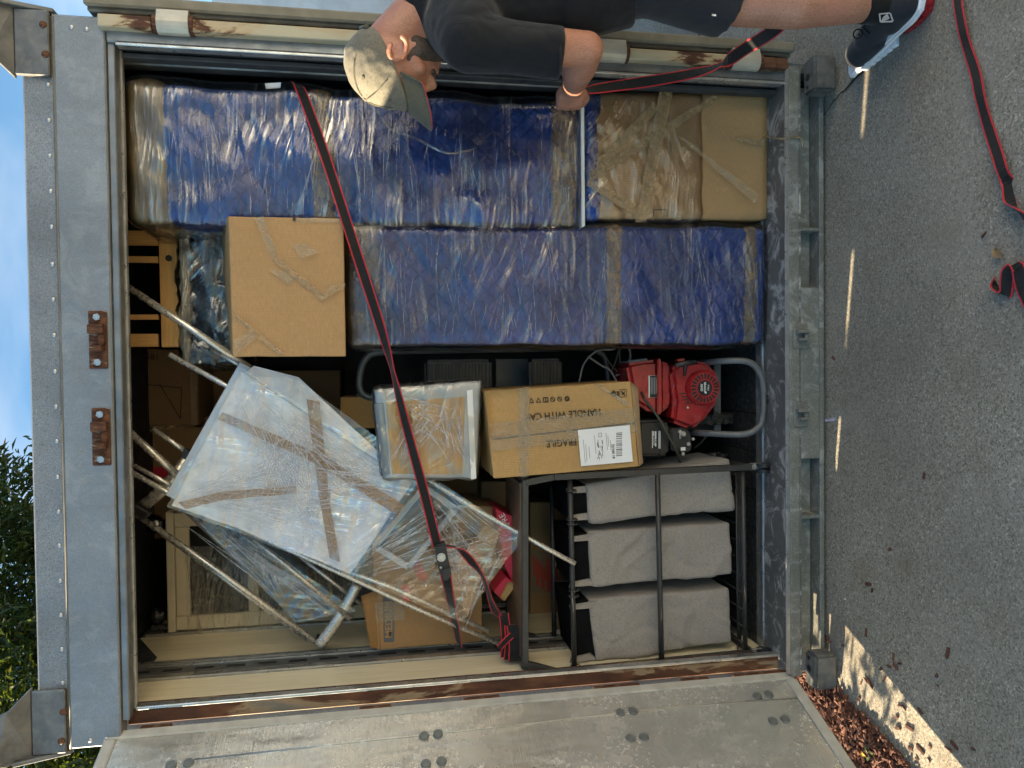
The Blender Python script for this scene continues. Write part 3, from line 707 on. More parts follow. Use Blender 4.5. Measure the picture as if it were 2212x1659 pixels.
def edge_x(y):
    ps = [(.9, -1.09), (.06, -1.065), (-.06, -1.09), (-.28, -1.14), (-.5, -1.205), (-.9, -1.335), (-1.5, -1.5)]
    for (ya, xa_), (yb, xb_) in zip(ps, ps[1:]):
        if yb <= y <= ya: return xa_ + (xb_ - xa_) * (ya - y) / (ya - yb)
    return -1.1
for i in range(2600):
    y = rr.uniform(-.95, .35); x = edge_x(y) + .035 - abs(rr.gauss(0, .16)); z = .013 if x < edge_x(y) else .002
    me = CM[rr.randrange(14)]; m = Matrix.Translation((x, y, z + rr.uniform(0, .012))) @ Matrix.Rotation(rr.uniform(0, 6.3), 4, 'Z') @ Matrix.Rotation(rr.gauss(0, .4), 4, 'X') @ Matrix.Rotation(rr.gauss(0, .35), 4, 'Y')
    k = len(allv); allv += [m @ v.co for v in me.vertices]; allf += [tuple(k + t for t in p_.vertices) for p_ in me.polygons]
o = fromdata('mulch', allv, allf, CHIP); tag(o, 'reddish mulch spread under and beside the open door', 'mulch', None, 'stuff')
# ------------------------------------------------------------------ cargo
def Q(px, Y): return [W(x, y, Y) for x, y in px]
def cut(cor, a, b):
    """slice of a front between fractions a..b of its height (0 = top)"""
    tr, br, bl, tl = cor
    return [tr.lerp(br, a), tr.lerp(br, b), tl.lerp(bl, b), tl.lerp(bl, a)]
Fy = V((0, -1, 0))
# tall blue bundle
A = Q([(267, 172), (1256, 224), (1253, 490), (283, 476)], .12)
t = thing('wrapped_furniture', 'tall blue-blanketed furniture in stretch wrap, brown paper on its top, reaching the header', 'furniture', (.7, .3, .85))
pbox('moving_blanket', A, .12, .5, BLUE, t, .035, .022, .012, 6, 1)
pbox('brown_paper', cut(A, -.004, .078), .12, .5, BROWNW, t, .028, .014, .012, 6, 1, .009, lambda b, n: .006 * abs(nz(b, 30, 4)))
for i, (a, b, m_) in enumerate(((.385, .43, TAPE), (.93, .985, TAPE))):
    pbox('tape_band', cut(A, a, b), .12, .5, m_, t, .012, .014, .012, 6, 1, .007, lambda b, n: .003 * abs(nz(b, 30, 4)))
def crease(b, n):
    return .007 * abs(nz((b.x * .4, b.y, b.z), 26, 8)) if n.y < -.3 else .003
pbox('stretch_film', A, .12, .5, FILM1, t, .035, .014, .012, 6, 1, .022, crease)
pts = [W(x, y, .1) for x, y in ((812, 232), (840, 275), (900, 300), (960, 330), (1000, 328), (1030, 320))]
tube('film_rope', smooth_path(pts, 5), .004, FILM4, t, 6)
# paper tag tucked by the bundle
o = patch('shipping_tag', Q([(572, 180), (607, 178), (606, 190), (574, 192)], .105), LABEL, None, nu=4, nv=3, amp=.001, thick=.001)
tag(o, 'small white paper tag tucked beside the tall blue bundle', 'tag')
# white board edge
c = Q([(1255, 226), (1262, 226), (1264, 488), (1257, 490)], .095)
o = prism('white_board', c, (0, .42, 0), WHITE, None, .001); tag(o, 'thin white board lying flat between tall blue bundle and wrapped box', 'board')
# wrapped carton below
t = thing('cardboard_box', 'large cardboard box criss-crossed with tape and film at bottom right', 'box', (.7, .3, .156))
C = Q([(1266, 200), (1659, 192), (1659, 474), (1266, 470)], .115)
pbox('carton', C, .115, .5, CARD2, t, .008, .03, .003, 5, 3)
pbox('blue_cloth', cut(C, -.004, .075), .115, .5, BLUE, t, .015, .014, .01, 12, 9, .006)
pbox('film_layer', cut(C, -.01, .62), .115, .5, FILM3, t, .02, .015, .008, 14, 12, .014)
def strip(name, px, Y, mat, parent, amp=.004, seed=1, nu=20, nv=6, thick=0):
    return patch(name, Q(px, Y), mat, parent, nu=nu, nv=nv, amp=amp, f=30, seed=seed, thick=thick)
for i, q in enumerate(([(1275, 395), (1272, 372), (1540, 205), (1558, 212)], [(1395, 480), (1372, 480), (1425, 195), (1455, 195)], [(1290, 345), (1300, 368), (1420, 240), (1412, 220)],
                       [(1268, 400), (1270, 388), (1372, 435), (1378, 470)], [(1460, 290), (1480, 300), (1640, 420), (1630, 440)])):
    strip('tape', q, .092 - .001 * i, TAPE if i != 4 else TAPEC, t, .005, 30 + i)
strip('tape', [(1575, 300), (1600, 296), (1655, 300), (1650, 318)], .106, TAPE, t, .004, 41)
bm = bmesh.new(); bm_tube(bm, smooth_path([W(1655, 292, .1), W(1672, 298, .03), W(1695, 300, -.008), W(1715, 296, -.012), W(1730, 300, -.012), W(1735, 318, -.012)], 4), .006, 6, flat=(1, 0, 0)); frombm('loose_tape', bm, TAPE, t, True)
for a, b in (((1412, 453), (1440, 453)), ((1412, 453), (1412, 468)), ((1440, 453), (1440, 468))): bar('print', W(*a, .1135), W(*b, .1135), .003, .001, INK, t, bev=0)
for x in (1590, 1612): strip('blue_print', [(x, 193), (x + 14, 193), (x + 14, 199), (x, 199)], .112, plain('blue_ink', (.02, .06, .3), .6), t, 0, 1, 2, 2)
# lower blue bundle
t = thing('wrapped_furniture', 'shorter blue-blanketed bundle standing on the floor beside the pressure washer', 'furniture', (.3, .3, .156))
Dq = Q([(752, 484), (1656, 490), (1652, 740), (757, 744)], .125)
pbox('moving_blanket', Dq, .125, .5, BLUE2, t, .025, .022, .008, 6, 2)
pbox('tape_band', cut(Dq, .0, .065), .125, .5, TAPEC, t, .014, .014, .008, 6, 2, .006, lambda b, n: .004 * abs(nz(b, 30, 4)))
pbox('tape_band', cut(Dq, .595, .63), .125, .5, TAPE, t, .012, .014, .008, 6, 2, .005, lambda b, n: .002 * abs(nz(b, 30, 4)))
pbox('tape_band', cut(Dq, .945, .975), .125, .5, TAPE, t, .012, .014, .008, 6, 2, .005, lambda b, n: .002 * abs(nz(b, 30, 4)))
pbox('stretch_film', Dq, .125, .5, FILM2, t, .025, .014, .008, 6, 2, .014, crease)
# box leaning out above it
t = thing('cardboard_box', 'clean brown carton atop the shorter blue bundle, tape strips peeling off its face', 'box', (.3, .2, 1.6))
f4 = Q([(493, 467), (742, 472), (747, 770), (503, 771)], .03); b4 = Q([(473, 480), (735, 490), (738, 760), (497, 763)], .42)
hexbox('carton', f4, b4, CARD2, t, 14, .002, .002, .006, 3)
for i, q in enumerate(([(547, 470), (570, 468), (600, 552), (588, 562)], [(588, 562), (600, 552), (705, 640), (695, 650)], [(580, 585), (600, 580), (640, 600), (625, 615)],
                       [(502, 672), (510, 690), (600, 765), (618, 765)], [(632, 528), (660, 525), (690, 545), (650, 560)], [(508, 768), (505, 735), (540, 715), (555, 728)], [(695, 650), (712, 618), (746, 612), (744, 622)])):
    patch('tape', [PL(x, y, f4[0], Fy, .0075 + .001 * i) for x, y in q], TAPEC if i not in (1, 3, 6) else TAPE, t, nu=16, nv=6, amp=.008, f=40, seed=50 + i)
strip('tape', [(640, 470), (742, 473), (742, 481), (640, 480)], .0235, TAPEC, t, .001, 3)
box('hand_hole', W(632, 468, .024), W(639, 477, .033), BLACKP, t, 0)
for i in range(5):
    bar('print', f4[0].lerp(b4[0], .3 + .1 * i).lerp(f4[3].lerp(b4[3], .3 + .1 * i), .2) + V((0, 0, .001)), f4[0].lerp(b4[0], .3 + .1 * i).lerp(f4[3].lerp(b4[3], .3 + .1 * i), .5) + V((0, 0, .001)), .002, .001, INK, t, up=(0, 0, 1), bev=0)
# black-wrapped bundle behind
t = thing('wrapped_bundle', 'black plastic bundle wrapped in shiny film behind the clean brown carton', 'bundle', (.3, .45, 1.7))
Fq = Q([(385, 503), (520, 505), (520, 788), (392, 790)], .325)
pbox('black_bag', Fq, .32, .3, BLACKWRAP, t, .03, .025, .012, 9, 6)
pbox('stretch_film', Fq, .32, .3, FILM6, t, .03, .014, .016, 18, 16, .012)
pbox('film_roll_edge', Q([(384, 503), (410, 503), (412, 790), (388, 790)], .31), .31, .3, film('film_edge', 0, .6, .5, 60, .3, (.8, .72, .6), .15, .02), t, .014, .012, .01, 20, 17)
# bamboo shelf
t = thing('bamboo_shelf', 'upright bamboo shelf frame with slatted end behind the tall blue bundle', 'shelf', (.35, .6, 2.2))
bar('rail', W(363, 499, .4), W(370, 750, .4), .058, .02, BAMBOO, t)
for y, w in ((515, .05), (561, .022), (685, .018), (735, .045)):
    p_ = W(345, y, .4); bar('upright', V((p_.x, .402, p_.z + .004)), V((p_.x, .402, 2.44)), w, .016, BAMBOOV, t)
p_ = W(365, 558, .39); disc('screw_cap', (p_.x, .3895, p_.z), (0, -1, 0), .011, .003, BLACKP, t, 14)
# cartons in the dark at the back
def carton(px, Y, depth, mat, label, bev=.004, extra=None):
    c_ = Q(px, Y); lo = min(p_.z for p_ in c_); t_ = thing('cardboard_box', label, 'box', (sum(p_.x for p_ in c_) / 4, Y + depth / 2, lo))
    prism('carton', c_, (0, depth, 0), mat, t_, bev); return t_
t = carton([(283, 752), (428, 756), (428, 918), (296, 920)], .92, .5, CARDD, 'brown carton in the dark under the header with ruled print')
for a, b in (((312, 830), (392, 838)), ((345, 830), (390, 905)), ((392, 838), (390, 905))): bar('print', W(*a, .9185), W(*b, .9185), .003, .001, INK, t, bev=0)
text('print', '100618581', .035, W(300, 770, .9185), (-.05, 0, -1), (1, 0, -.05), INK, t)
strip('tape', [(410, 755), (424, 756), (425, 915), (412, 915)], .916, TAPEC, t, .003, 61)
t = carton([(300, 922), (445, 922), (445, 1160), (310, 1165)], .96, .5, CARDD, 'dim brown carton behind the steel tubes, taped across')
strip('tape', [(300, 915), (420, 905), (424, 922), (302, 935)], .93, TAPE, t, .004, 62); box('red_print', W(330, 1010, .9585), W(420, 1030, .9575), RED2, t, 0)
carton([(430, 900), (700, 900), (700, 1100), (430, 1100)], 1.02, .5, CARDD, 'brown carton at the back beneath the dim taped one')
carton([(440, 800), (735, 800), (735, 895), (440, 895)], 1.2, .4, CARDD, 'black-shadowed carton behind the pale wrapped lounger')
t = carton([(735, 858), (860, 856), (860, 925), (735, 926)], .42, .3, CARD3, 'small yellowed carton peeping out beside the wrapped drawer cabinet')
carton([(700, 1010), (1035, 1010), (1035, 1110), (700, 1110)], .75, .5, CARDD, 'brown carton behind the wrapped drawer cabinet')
# wrapped drawer cabinet
t = thing('drawer_cabinet', 'wooden drawer cabinet wrapped in clear film with a white bottom edge', 'cabinet', (-.05, .25, 1.15))
N4 = Q([(808, 842), (1040, 822), (1030, 1034), (826, 1034)], .14)
prism('case', N4, (0, .3, 0), FOIL, t, .004)
prism('drawer_front', Q([(832, 868), (1006, 856), (1000, 1026), (846, 1024)], .1385), (0, .02, 0), OAK, t, .003)
prism('white_edge', Q([(1008, 843), (1021, 842), (1029, 1034), (1017, 1036)], .132), (0, .03, 0), WHITE, t, .001)
prism('side_edge', Q([(808, 872), (829, 870), (843, 1026), (826, 1032)], .137), (0, .02, 0), plain('grey_veneer', (.3, .29, .26), .4), t, .002)
pbox('stretch_film', N4, .12, .33, FILM7, t, .012, .014, .007, 22, 18, .008)
# FRAGILE carton
t = thing('cardboard_box', 'yellow-brown carton printed FRAGILE with a white shipping label', 'box', (-.05, .25, .8))
M4 = Q([(1047, 845), (1363, 824), (1381, 1008), (1066, 1034)], .1)
hexbox('carton', M4, [p_ + V((0, .32, 0)) for p_ in M4], CARD3, t, 12, .0, -.001, .006, 5)
mu = (M4[0] - M4[1]).normalized(); mr = (M4[0] - M4[3]).normalized()
def mp_(x, y, o=.0): return W(x, y, .1 - o)
prism('seam', [mp_(1062, 948, .001), mp_(1376, 911, .001), mp_(1376, 915, .001), mp_(1062, 951, .001)], (0, .004, 0), BLACKP, t, 0)
patch('flap', [mp_(1362, 824, .004), mp_(1378, 838, .02), mp_(1389, 1000, .02), mp_(1381, 1008, .004)], CARD, t, nu=3, nv=12, amp=.004, f=30, seed=4, thick=.004)
patch('flap', [mp_(1047, 846, .003), mp_(1140, 838, .003), mp_(1142, 935, .003), mp_(1058, 945, .003)], CARD3, t, nu=4, nv=4, amp=.001, thick=.002)
patch('tape', [mp_(1060, 915, .006), mp_(1372, 880, .006), mp_(1378, 935, .006), mp_(1064, 975, .006)], TAPEC, t, nu=40, nv=10, amp=.005, f=28, seed=71)
patch('tape', [mp_(1120, 838, .0065), mp_(1145, 836, .0065), mp_(1142, 1030, .0065), mp_(1122, 1030, .0065)], TAPEC, t, nu=6, nv=24, amp=.003, f=28, seed=72)
patch('tape', [mp_(1290, 828, .0065), mp_(1360, 870, .0065), mp_(1356, 880, .0065), mp_(1284, 830, .0065)], TAPEC, t, nu=16, nv=4, amp=.003, f=28, seed=73)
text('print', 'FRAGILE', .033, mp_(1213, 956, .0022), mu, -mr, INK, t, bold=.01, sx=.86)
text('print', 'HANDLE WITH CAR', .033, mp_(1217, 895, .0035), mu, -mr, INK, t, bold=.01, sx=.88)
def loop(name, pts, w, parent, mat=INK):
    for a, b in zip(pts, pts[1:] + pts[:1]): bar(name, a, b, w, .0008, mat, parent, bev=0)
for i, x in enumerate((1148, 1163, 1179, 1194, 1209, 1225)):
    c_ = mp_(x, 865 - (x - 1148) * .05, .0022); s_ = .0075
    if i in (0, 1): loop('print', [c_ + mr * s_, c_ - mr * s_ + mu * s_, c_ - mr * s_ - mu * s_], .0022, t)
    elif i == 2: loop('print', [c_ + mr * s_ + mu * s_, c_ - mr * s_ + mu * s_, c_ - mr * s_ - mu * s_, c_ + mr * s_ - mu * s_], .0028, t); bar('print', c_ + mr * s_, c_ - mr * s_, .003, .0008, INK, t, bev=0)
    else: loop('print', [c_ + (mr * math.cos(a) + mu * math.sin(a)) * s_ for a in [k * 6.283 / (6 if i == 5 else 12) for k in range(6 if i == 5 else 12)]], .002 if i != 5 else .004, t); bar('print', c_ + (mr + mu) * s_ * .6, c_ - (mr + mu) * s_ * .6, .002, .0008, INK, t, bev=0)
for x0 in (1327,):
    prism('print', [mp_(1317, 850, .0012), mp_(1327, 842, .0012), mp_(1327, 858, .0012)], (0, -.001, 0), INK, t, 0)
    for x in (1329, 1333, 1336): bar('print', mp_(x, 845, .0015), mp_(x, 856, .0015), .0035, .001, INK, t, bev=0)
    loop('print', [mp_(1339, 842, .0015), mp_(1353, 841, .0015), mp_(1353, 857, .0015), mp_(1339, 858, .0015)], .0016, t)
    bar('print', mp_(1342, 845, .0015), mp_(1350, 854, .0015), .004, .001, INK, t, bev=0); bar('print', mp_(1343, 853, .0015), mp_(1350, 846, .0015), .003, .001, INK, t, bev=0)
lb = prism('shipping_label', [mp_(1248, 929, .0075), mp_(1360, 918, .0075), mp_(1367, 997, .0075), mp_(1255, 1007, .0075)], (0, -.0008, 0), LABEL, t, 0)
rl = random.Random(5)
lr = (mp_(1360, 918) - mp_(1367, 997)).normalized()
def lrow(x, y0, y1, w, mat=GREYINK): bar('print', mp_(x, y0, .0088), mp_(x + (y1 - y0) * .085, y1, .0088), w, .0006, mat, lb, bev=0)
y = 936
while y < 988:
    w = rl.choice((.8, 1.2, 2)); bar('barcode', mp_(1331, y, .0088), mp_(1344, y - 1.2, .0088), w * .0011, .0006, INK, lb, up=(0, -1, 0), bev=0); y += w + rl.choice((.9, 1.5, 2.4))
for i in range(26):
    xx = rl.uniform(1290, 1302); yy = rl.uniform(950, 990); lrow(xx, yy, yy + rl.uniform(3, 9), .0014, INK)
for x, y0, y1 in ((1260, 950, 1000), (1265, 960, 996), (1272, 965, 990), (1284, 940, 980), (1309, 935, 972), (1313, 940, 965), (1318, 950, 972)): lrow(x, y0, y1, .0011)
loop('print', [mp_(1293, 936, .0088), mp_(1299, 935, .0088), mp_(1299.5, 943, .0088), mp_(1293.5, 944, .0088)], .001, lb)
text('print', '81 SRUZJ', .0125, mp_(1325, 975, .009), lr, (0, 0, 1), INK, lb, bold=.01)
# step ladder
t = thing('step_ladder', 'folded grey tube step ladder with black ribbed treads', 'ladder', (.1, .45, .6))
tube('frame', smooth_path([W(x, y, .42) for x, y in ((860, 862), (800, 858), (780, 845), (777, 815), (790, 775), (830, 760), (1000, 756), (1300, 750), (1340, 748))], 6), .0125, TUBEG, t, 12)
tube('frame', [W(775, 850, .44), W(800, 990, .46)], .0125, TUBEG, t, 12)
tube('strut', smooth_path([W(x, y, .46) for x, y in ((1290, 760), (1305, 770), (1312, 800), (1315, 850))], 5), .010, TUBEG, t)
for x0, x1, y0, y1 in ((917, 1064, 777, 850), (1143, 1216, 775, 850)):
    a, b = W(x0, y0, .4), W(x1, y1, .4); bm = bmesh.new(); bm_box(bm, (b.x, .4, b.z), (a.x, .425, a.z)); bevel(bm, .014, 3)
    td = frombm('tread', bm, TUBEG, t)
    x = x0 + 10
    while x < x1 - 8:
        p_, q_ = W(x, y0 + 10, .398), W(x, y1 - 2, .398); bar('rib', p_, q_, .005, .005, BLACKP, td, bev=.001); x += 7.2
    box('tread_mat', V((b.x + .01, .397, b.z + .012)), V((a.x - .01, .3995, a.z - .012)), BLACKP, td, 0)
o = box('dark_panel', W(1070, 775, .6), W(1140, 850, .62), plain('grey_panel', (.12, .125, .13), .4, .2), None, .003)
tag(o, 'grey flat panel glimpsed between the ladder treads', 'panel')
# ------------------------------------------------------------------ pressure washer
t = thing('pressure_washer', 'red petrol pressure washer with round recoil starter and grey tube frame', 'pressure washer', (.02, .4, .156))
def Z5(x, y): return (1305.7 + x * .1819, 740.6 + y * .1819)
def zz(x, y, Y): return W(*Z5(x, y), Y)
def lump(name, px, Y, depth, mat, parent, bev=.012, seg=3):
    return prism(name, [zz(x, y, Y) for x, y in px], (0, depth, 0), mat, parent, bev, seg)
tk = lump('fuel_tank', [(265, 250), (440, 215), (640, 200), (650, 840), (560, 840), (480, 780), (350, 700)], .24, .18, RED, t, .018, 3)
lump('tank_bottom', [(672, 215), (745, 230), (780, 260), (780, 740), (745, 790), (672, 830)], .245, .17, RED, tk, .015, 3)
lump('tank_seam', [(645, 180), (676, 195), (684, 830), (640, 862), (628, 840), (636, 200)], .228, .2, RED, tk, .004, 2)
lump('filler_cap', [(280, 215), (440, 195), (520, 180), (510, 225), (300, 250)], .27, .1, plain('tank_label', (.3, .3, .29), .5), tk, .004)
wl = lump('warning_label', [(525, 388), (652, 388), (652, 650), (525, 650)], .2375, .002, LABEL, tk, 0)
lump('label_print', [(540, 390), (650, 390), (650, 648), (540, 648)], .2368, .0006, INK, wl, 0)
for k in range(5): lump('print', [(553 + k * 19, 410), (560 + k * 19, 410), (560 + k * 19, 610), (553 + k * 19, 610)], .2362, .0005, GREYPRINT, wl, 0)
cv = lump('engine_cover', [(790, 330), (900, 215), (1160, 205), (1310, 290), (1370, 430), (1375, 680), (1290, 800), (1160, 960), (1040, 1035), (800, 940), (835, 700), (810, 520)], .22, .16, RED, t, .016, 3)
hub = zz(1155, 535, .22)
def ring(c_, r0, r1, y0, y1, mat, name, parent, res=40):
    bm = bmesh.new(); rows = [(r1, y1), (r1, y0), (r0, y0), (r0, y1)]
    R_ = [[bm.verts.new(c_ + V((math.cos(a) * r, yy, math.sin(a) * r))) for a in [6.28319 * j / res for j in range(res)]] for r, yy in rows]
    for i in range(4):
        for j in range(res): bm.faces.new([R_[i][j], R_[i][(j + 1) % res], R_[(i + 1) % 4][(j + 1) % res], R_[(i + 1) % 4][j]])
    return frombm(name, bm, mat, parent)
disc('recoil_housing', hub, (0, -1, 0), .066, .02, RED, cv, 40, 0, .06)
sr = disc('fan_guard', hub + V((0, -.0205, 0)), (0, -1, 0), .0585, .006, RED, cv, 40, 0, .056)
for k in range(22):
    a = 6.28319 * k / 22; u = V((math.cos(a), 0, math.sin(a))); s_ = V((-math.sin(a), 0, math.cos(a)))
    c_ = hub + V((0, -.0268, 0)); uu = (u + s_ * .25).normalized()
    prism('vent', [c_ + uu * .034 - s_ * .0026, c_ + uu * .034 + s_ * .0026, c_ + uu * .05 + s_ * .005, c_ + uu * .0545, c_ + uu * .05 - s_ * .005], (0, -.0008, 0), BLACKP, sr, 0)
em = disc('emblem', hub + V((0, -.0268, 0)), (0, -1, 0), .028, .002, BLACKP, cv, 32)
text('print', 'OHV', .0125, hub + V((.002, -.0294, .0125)), (1, 0, 0), (0, 0, 1), LABEL, em, bold=.02)
text('print', 'POWER', .0105, hub + V((.004, -.0294, 0)), (1, 0, 0), (0, 0, 1), LABEL, em, bold=.02)
text('print', '196cc', .0095, hub + V((.001, -.0294, -.0125)), (1, 0, 0), (0, 0, 1), LABEL, em, bold=.01)
prism('print', [hub + V((-.0205, -.029, -.005)), hub + V((-.0125, -.029, -.005)), hub + V((-.0165, -.029, .004))], (0, -.0008, 0), LABEL, em, 0)
for k in range(5): lump('slot', [(892 + k * 24, 600 + k * 34), (1000 + k * 10, 585 + k * 40), (1002 + k * 10, 598 + k * 40), (896 + k * 24, 614 + k * 34)], .2185, .001, BLACKP, cv, 0) if k < 4 else None
gp = bmesh.new(); bm_hull(gp, sph(zz(860, 265, .17), .009, 6) + sph(zz(960, 240, .165), .0105, 6) + sph(zz(1075, 230, .17), .009, 6)); b2 = bmesh.new(); bm_hull(b2, sph(zz(960, 240, .165), .009, 6) + sph(zz(950, 375, .18), .006, 6))
me = D.meshes.new('t'); b2.to_mesh(me); b2.free(); gp.from_mesh(me); frombm('starter_grip', gp, BLACKP, t, True)
lump('switch', [(865, 195), (950, 180), (958, 210), (870, 222)], .23, .03, plain('orange_switch', (.5, .06, .03), .4), t, .002)
disc('screw', zz(990, 770, .198), (0, -1, 0), .006, .004, BOLT, cv, 10, .004)
af = lump('air_filter', [(410, 930), (640, 915), (740, 925), (775, 980), (770, 1330), (700, 1352), (460, 1350), (405, 1300)], .2, .12, BLACKP, t, .014, 3)
lump('ridge', [(655, 912), (668, 912), (670, 1354), (657, 1354)], .197, .12, BLACKP, af, .002)
l2 = lump('filter_label', [(560, 1040), (672, 1040), (672, 1260), (565, 1260)], .1975, .002, INK, af, 0)
for x0, x1, y0, y1 in ((566, 574, 1046, 1250), (582, 592, 1050, 1110), (585, 592, 1120, 1220), (602, 616, 1050, 1230), (640, 668, 1045, 1255)): lump('print', [(x0, y0), (x1, y0), (x1, y1), (x0, y1)], .1968, .0006, LABEL if x0 != 640 else FOIL, l2, 0)
text('print', '6.5', .011, zz(610, 1165, .1955), (1, 0, 0), (0, 0, 1), INK, l2, bold=.02)
cb_ = lump('carburettor', [(785, 1020), (960, 1010), (1030, 1070), (1040, 1280), (1010, 1302), (800, 1290)], .22, .1, plain('dark_casting', (.035, .035, .036), .5, .2, .3, 30, .2, 80), t, .008)
for x, y, r_ in ((890, 1055, .008), (930, 1080, .01), (990, 1200, .0075), (1045, 1140, .006), (925, 1315, .007)): disc('bolt', zz(x, y, .219), (0, -1, 0), r_, .008, BOLT, cb_, 6)
tube('spring', [zz(900 + 60 * math.sin(k * 1.3) * .3, 1080 + k * 4, .212) for k in range(16)], .0016, BOLT, cb_, 6)
lump('lever_label', [(875, 1245), (905, 1243), (905, 1280), (875, 1282)], .218, .0015, INK, cb_, 0); lump('lever_label', [(908, 1240), (962, 1238), (962, 1278), (908, 1281)], .218, .0015, LABEL, cb_, 0)
fr = smooth_path([W(x, y, Y) for x, y, Y in ((1500, 786, .34), (1545, 781, .2), (1606, 780, .14), (1633, 793, .13), (1647, 822, .13), (1649, 862, .13), (1648, 895, .13), (1639, 922, .13), (1606, 938, .14), (1525, 936, .2), (1480, 934, .34))], 6)
tube('front_frame', fr, .0118, TUBEG, t, 14)
lump('cross_plate', [(1305, 235), (1385, 225), (1385, 1060), (1305, 1060)], .33, .012, TUBEG, t, .002)
p_ = W(1662, 862, .125); disc('rubber_foot', p_ + V((0, .0, .012)), (0, -.2, -1), .017, .02, RUBBER, t, 16)
disc('rubber_foot', zz(1300, 850, .32), (0, -1, 0), .012, .02, RUBBER, t, 14)
def wheel(c_, r, w, name='wheel'):
    bm = bmesh.new(); prof = [(-.5, .62), (-.5, .9), (-.32, 1), (.32, 1), (.5, .9), (.5, .62)]; n_ = 32; rows = []
    for a in range(n_): rows.append([bm.verts.new(c_ + V((x * w, math.cos(6.28319 * a / n_) * r * q, math.sin(6.28319 * a / n_) * r * q))) for x, q in prof])
    for a in range(n_):
        for j in range(len(prof)): bm.faces.new([rows[a][j], rows[a][(j + 1) % 6], rows[(a + 1) % n_][(j + 1) % 6], rows[(a + 1) % n_][j]])
    wh = frombm(name, bm, RUBBER, t)
    bm = bmesh.new()
    for a in range(22):
        for sx in (-1, 1):
            m = Matrix.Translation(c_) @ Matrix.Rotation(6.28319 * (a + (.5 if sx > 0 else 0)) / 22, 4, 'X') @ Matrix.Translation((sx * w * .24, 0, r))
            bm_box(bm, (-w * .2, -r * .09, -.002), (w * .2, r * .09, .004), m)
    frombm('tread_lug', bm, RUBBER, wh); disc('hub', c_ + V((w * .3, 0, 0)), (-1, 0, 0), r * .6, w * .6, BLACKP, wh, 20)
wheel(V((-.17, .42, .156 + .12)), .118, .04); wheel(V((.17, .46, .156 + .12)), .118, .04)
lump('engine_block', [(800, 300), (1300, 300), (1300, 1100), (800, 1100)], .39, .2, plain('engine_casting', (.03, .03, .031), .5, .3), t, .01)
tube('hose', smooth_path([W(x, y, Y) for x, y, Y in ((1386, 848, .21), (1392, 862, .17), (1408, 882, .165), (1428, 912, .16), (1448, 948, .165), (1462, 975, .18), (1470, 998, .25))], 6), .0052, HOSE, t, 8)
tube('hose', smooth_path([W(x, y, Y) for x, y, Y in ((1500, 967, .3), (1515, 955, .27), (1525, 942, .25), (1525, 932, .26))], 5), .004, HOSE, t, 8)
for k in range(4): tube('hose_coil', smooth_path([W(x, y, Y) for x, y, Y in ((1375, 900 + 4 * k, .32), (1384 + 3 * k, 940, .28), (1382 + 3 * k, 990, .28), (1372, 1012 + 3 * k, .32))], 6), .0045, HOSE, t, 6)
WL = [(((1250, 830), (1262, 785), (1290, 758), (1320, 755), (1352, 748), (1362, 770), (1350, 800), (1330, 812)), .0035, WIRE), (((1270, 770), (1300, 790), (1318, 800), (1335, 830)), .004, WIRE), (((1300, 757), (1322, 790), (1335, 800), (1355, 785), (1362, 755)), .003, HOSE), (((1340, 745), (1330, 780), (1322, 800)), .004, HOSE)]
for q, r_, m_ in WL: tube('cable', smooth_path([W(x, y, .36) for x, y in q], 6), r_, m_, t, 8)
# ------------------------------------------------------------------ folded lounger in film
t = thing('folding_lounger', 'pale folded sling lounger wrapped in film, leaning with its tubes out', 'lounger', (-.2, .3, 1.1))
def tb(name, pts, r, Yd=None, mat=TUBE, parent=None, flat=None): return tube(name, [W(x, y, Y) for x, y, Y in pts], r, mat, parent or t, 12, False, flat)
tb('tube', ((271, 617, .26), (400, 702, .24), (540, 795, .22)), .0115)
tb('tube', ((455, 755, .25), (540, 800, .23)), .0075)
tb('tube', ((366, 766, .2), (540, 862, .2), (880, 1008, .22), (1037, 1106, .2), (1147, 1166, .17), (1243, 1218, .105)), .0085)
tb('tube', ((262, 1008, .24), (390, 1080, .22), (740, 1240, .27), (900, 1315, .27), (1082, 1392, .27)), .0085)
tb('tube', ((520, 1150, .28), (850, 1270, .28), (1057, 1364, .27)), .0085)
tb('tube', ((255, 912, .33), (405, 1045, .3)), .0125)
tb('tube', ((331, 927, .35), (412, 982, .33)), .0085)
tb('tube', ((290, 1006, .28), (395, 1062, .26)), .0075)
for x, y, Y in ((432, 782, .19), (500, 840, .19), (310, 1034, .215), (374, 1068, .215), (920, 1265, .255)): disc('rivet', W(x, y, Y), (0, -1, 0), .006, .006, BOLT, t, 10, .005)
bar('cross_bar', W(532, 788, .195), W(372, 1075, .205), .042, .018, FOIL, t)
prism('hinge_block', Q([(398, 968), (410, 975), (402, 995), (390, 986)], .3), (0, .03, 0), BLACKP, t, .002)
YS = .185
def sag(s, u): return -.012 * math.sin(math.pi * s) + .010 * math.sin(5 * s + 3 * u)
patch('sling', Q([(520, 800), (890, 1045), (757, 1238), (372, 1092)], YS), SLING, t, nu=60, nv=46, amp=.009, f=15, seed=5, fn=sag, thick=.002)
patch('sling_edge', Q([(548, 790), (645, 815), (890, 1043), (530, 806)], YS - .004), SLING, t, nu=24, nv=8, amp=.006, f=14, seed=6, thick=.002)
patch('stretch_film', Q([(516, 790), (905, 1040), (762, 1246), (362, 1094)], YS - .022), FILM4, t, nu=50, nv=40, amp=.007, f=16, seed=7, fn=lambda s, u: sag(s, u) + .006)
patch('stretch_film', Q([(640, 818), (920, 1022), (900, 1048), (530, 812)], YS - .024), FILM7, t, nu=30, nv=8, amp=.006, f=16, seed=8)
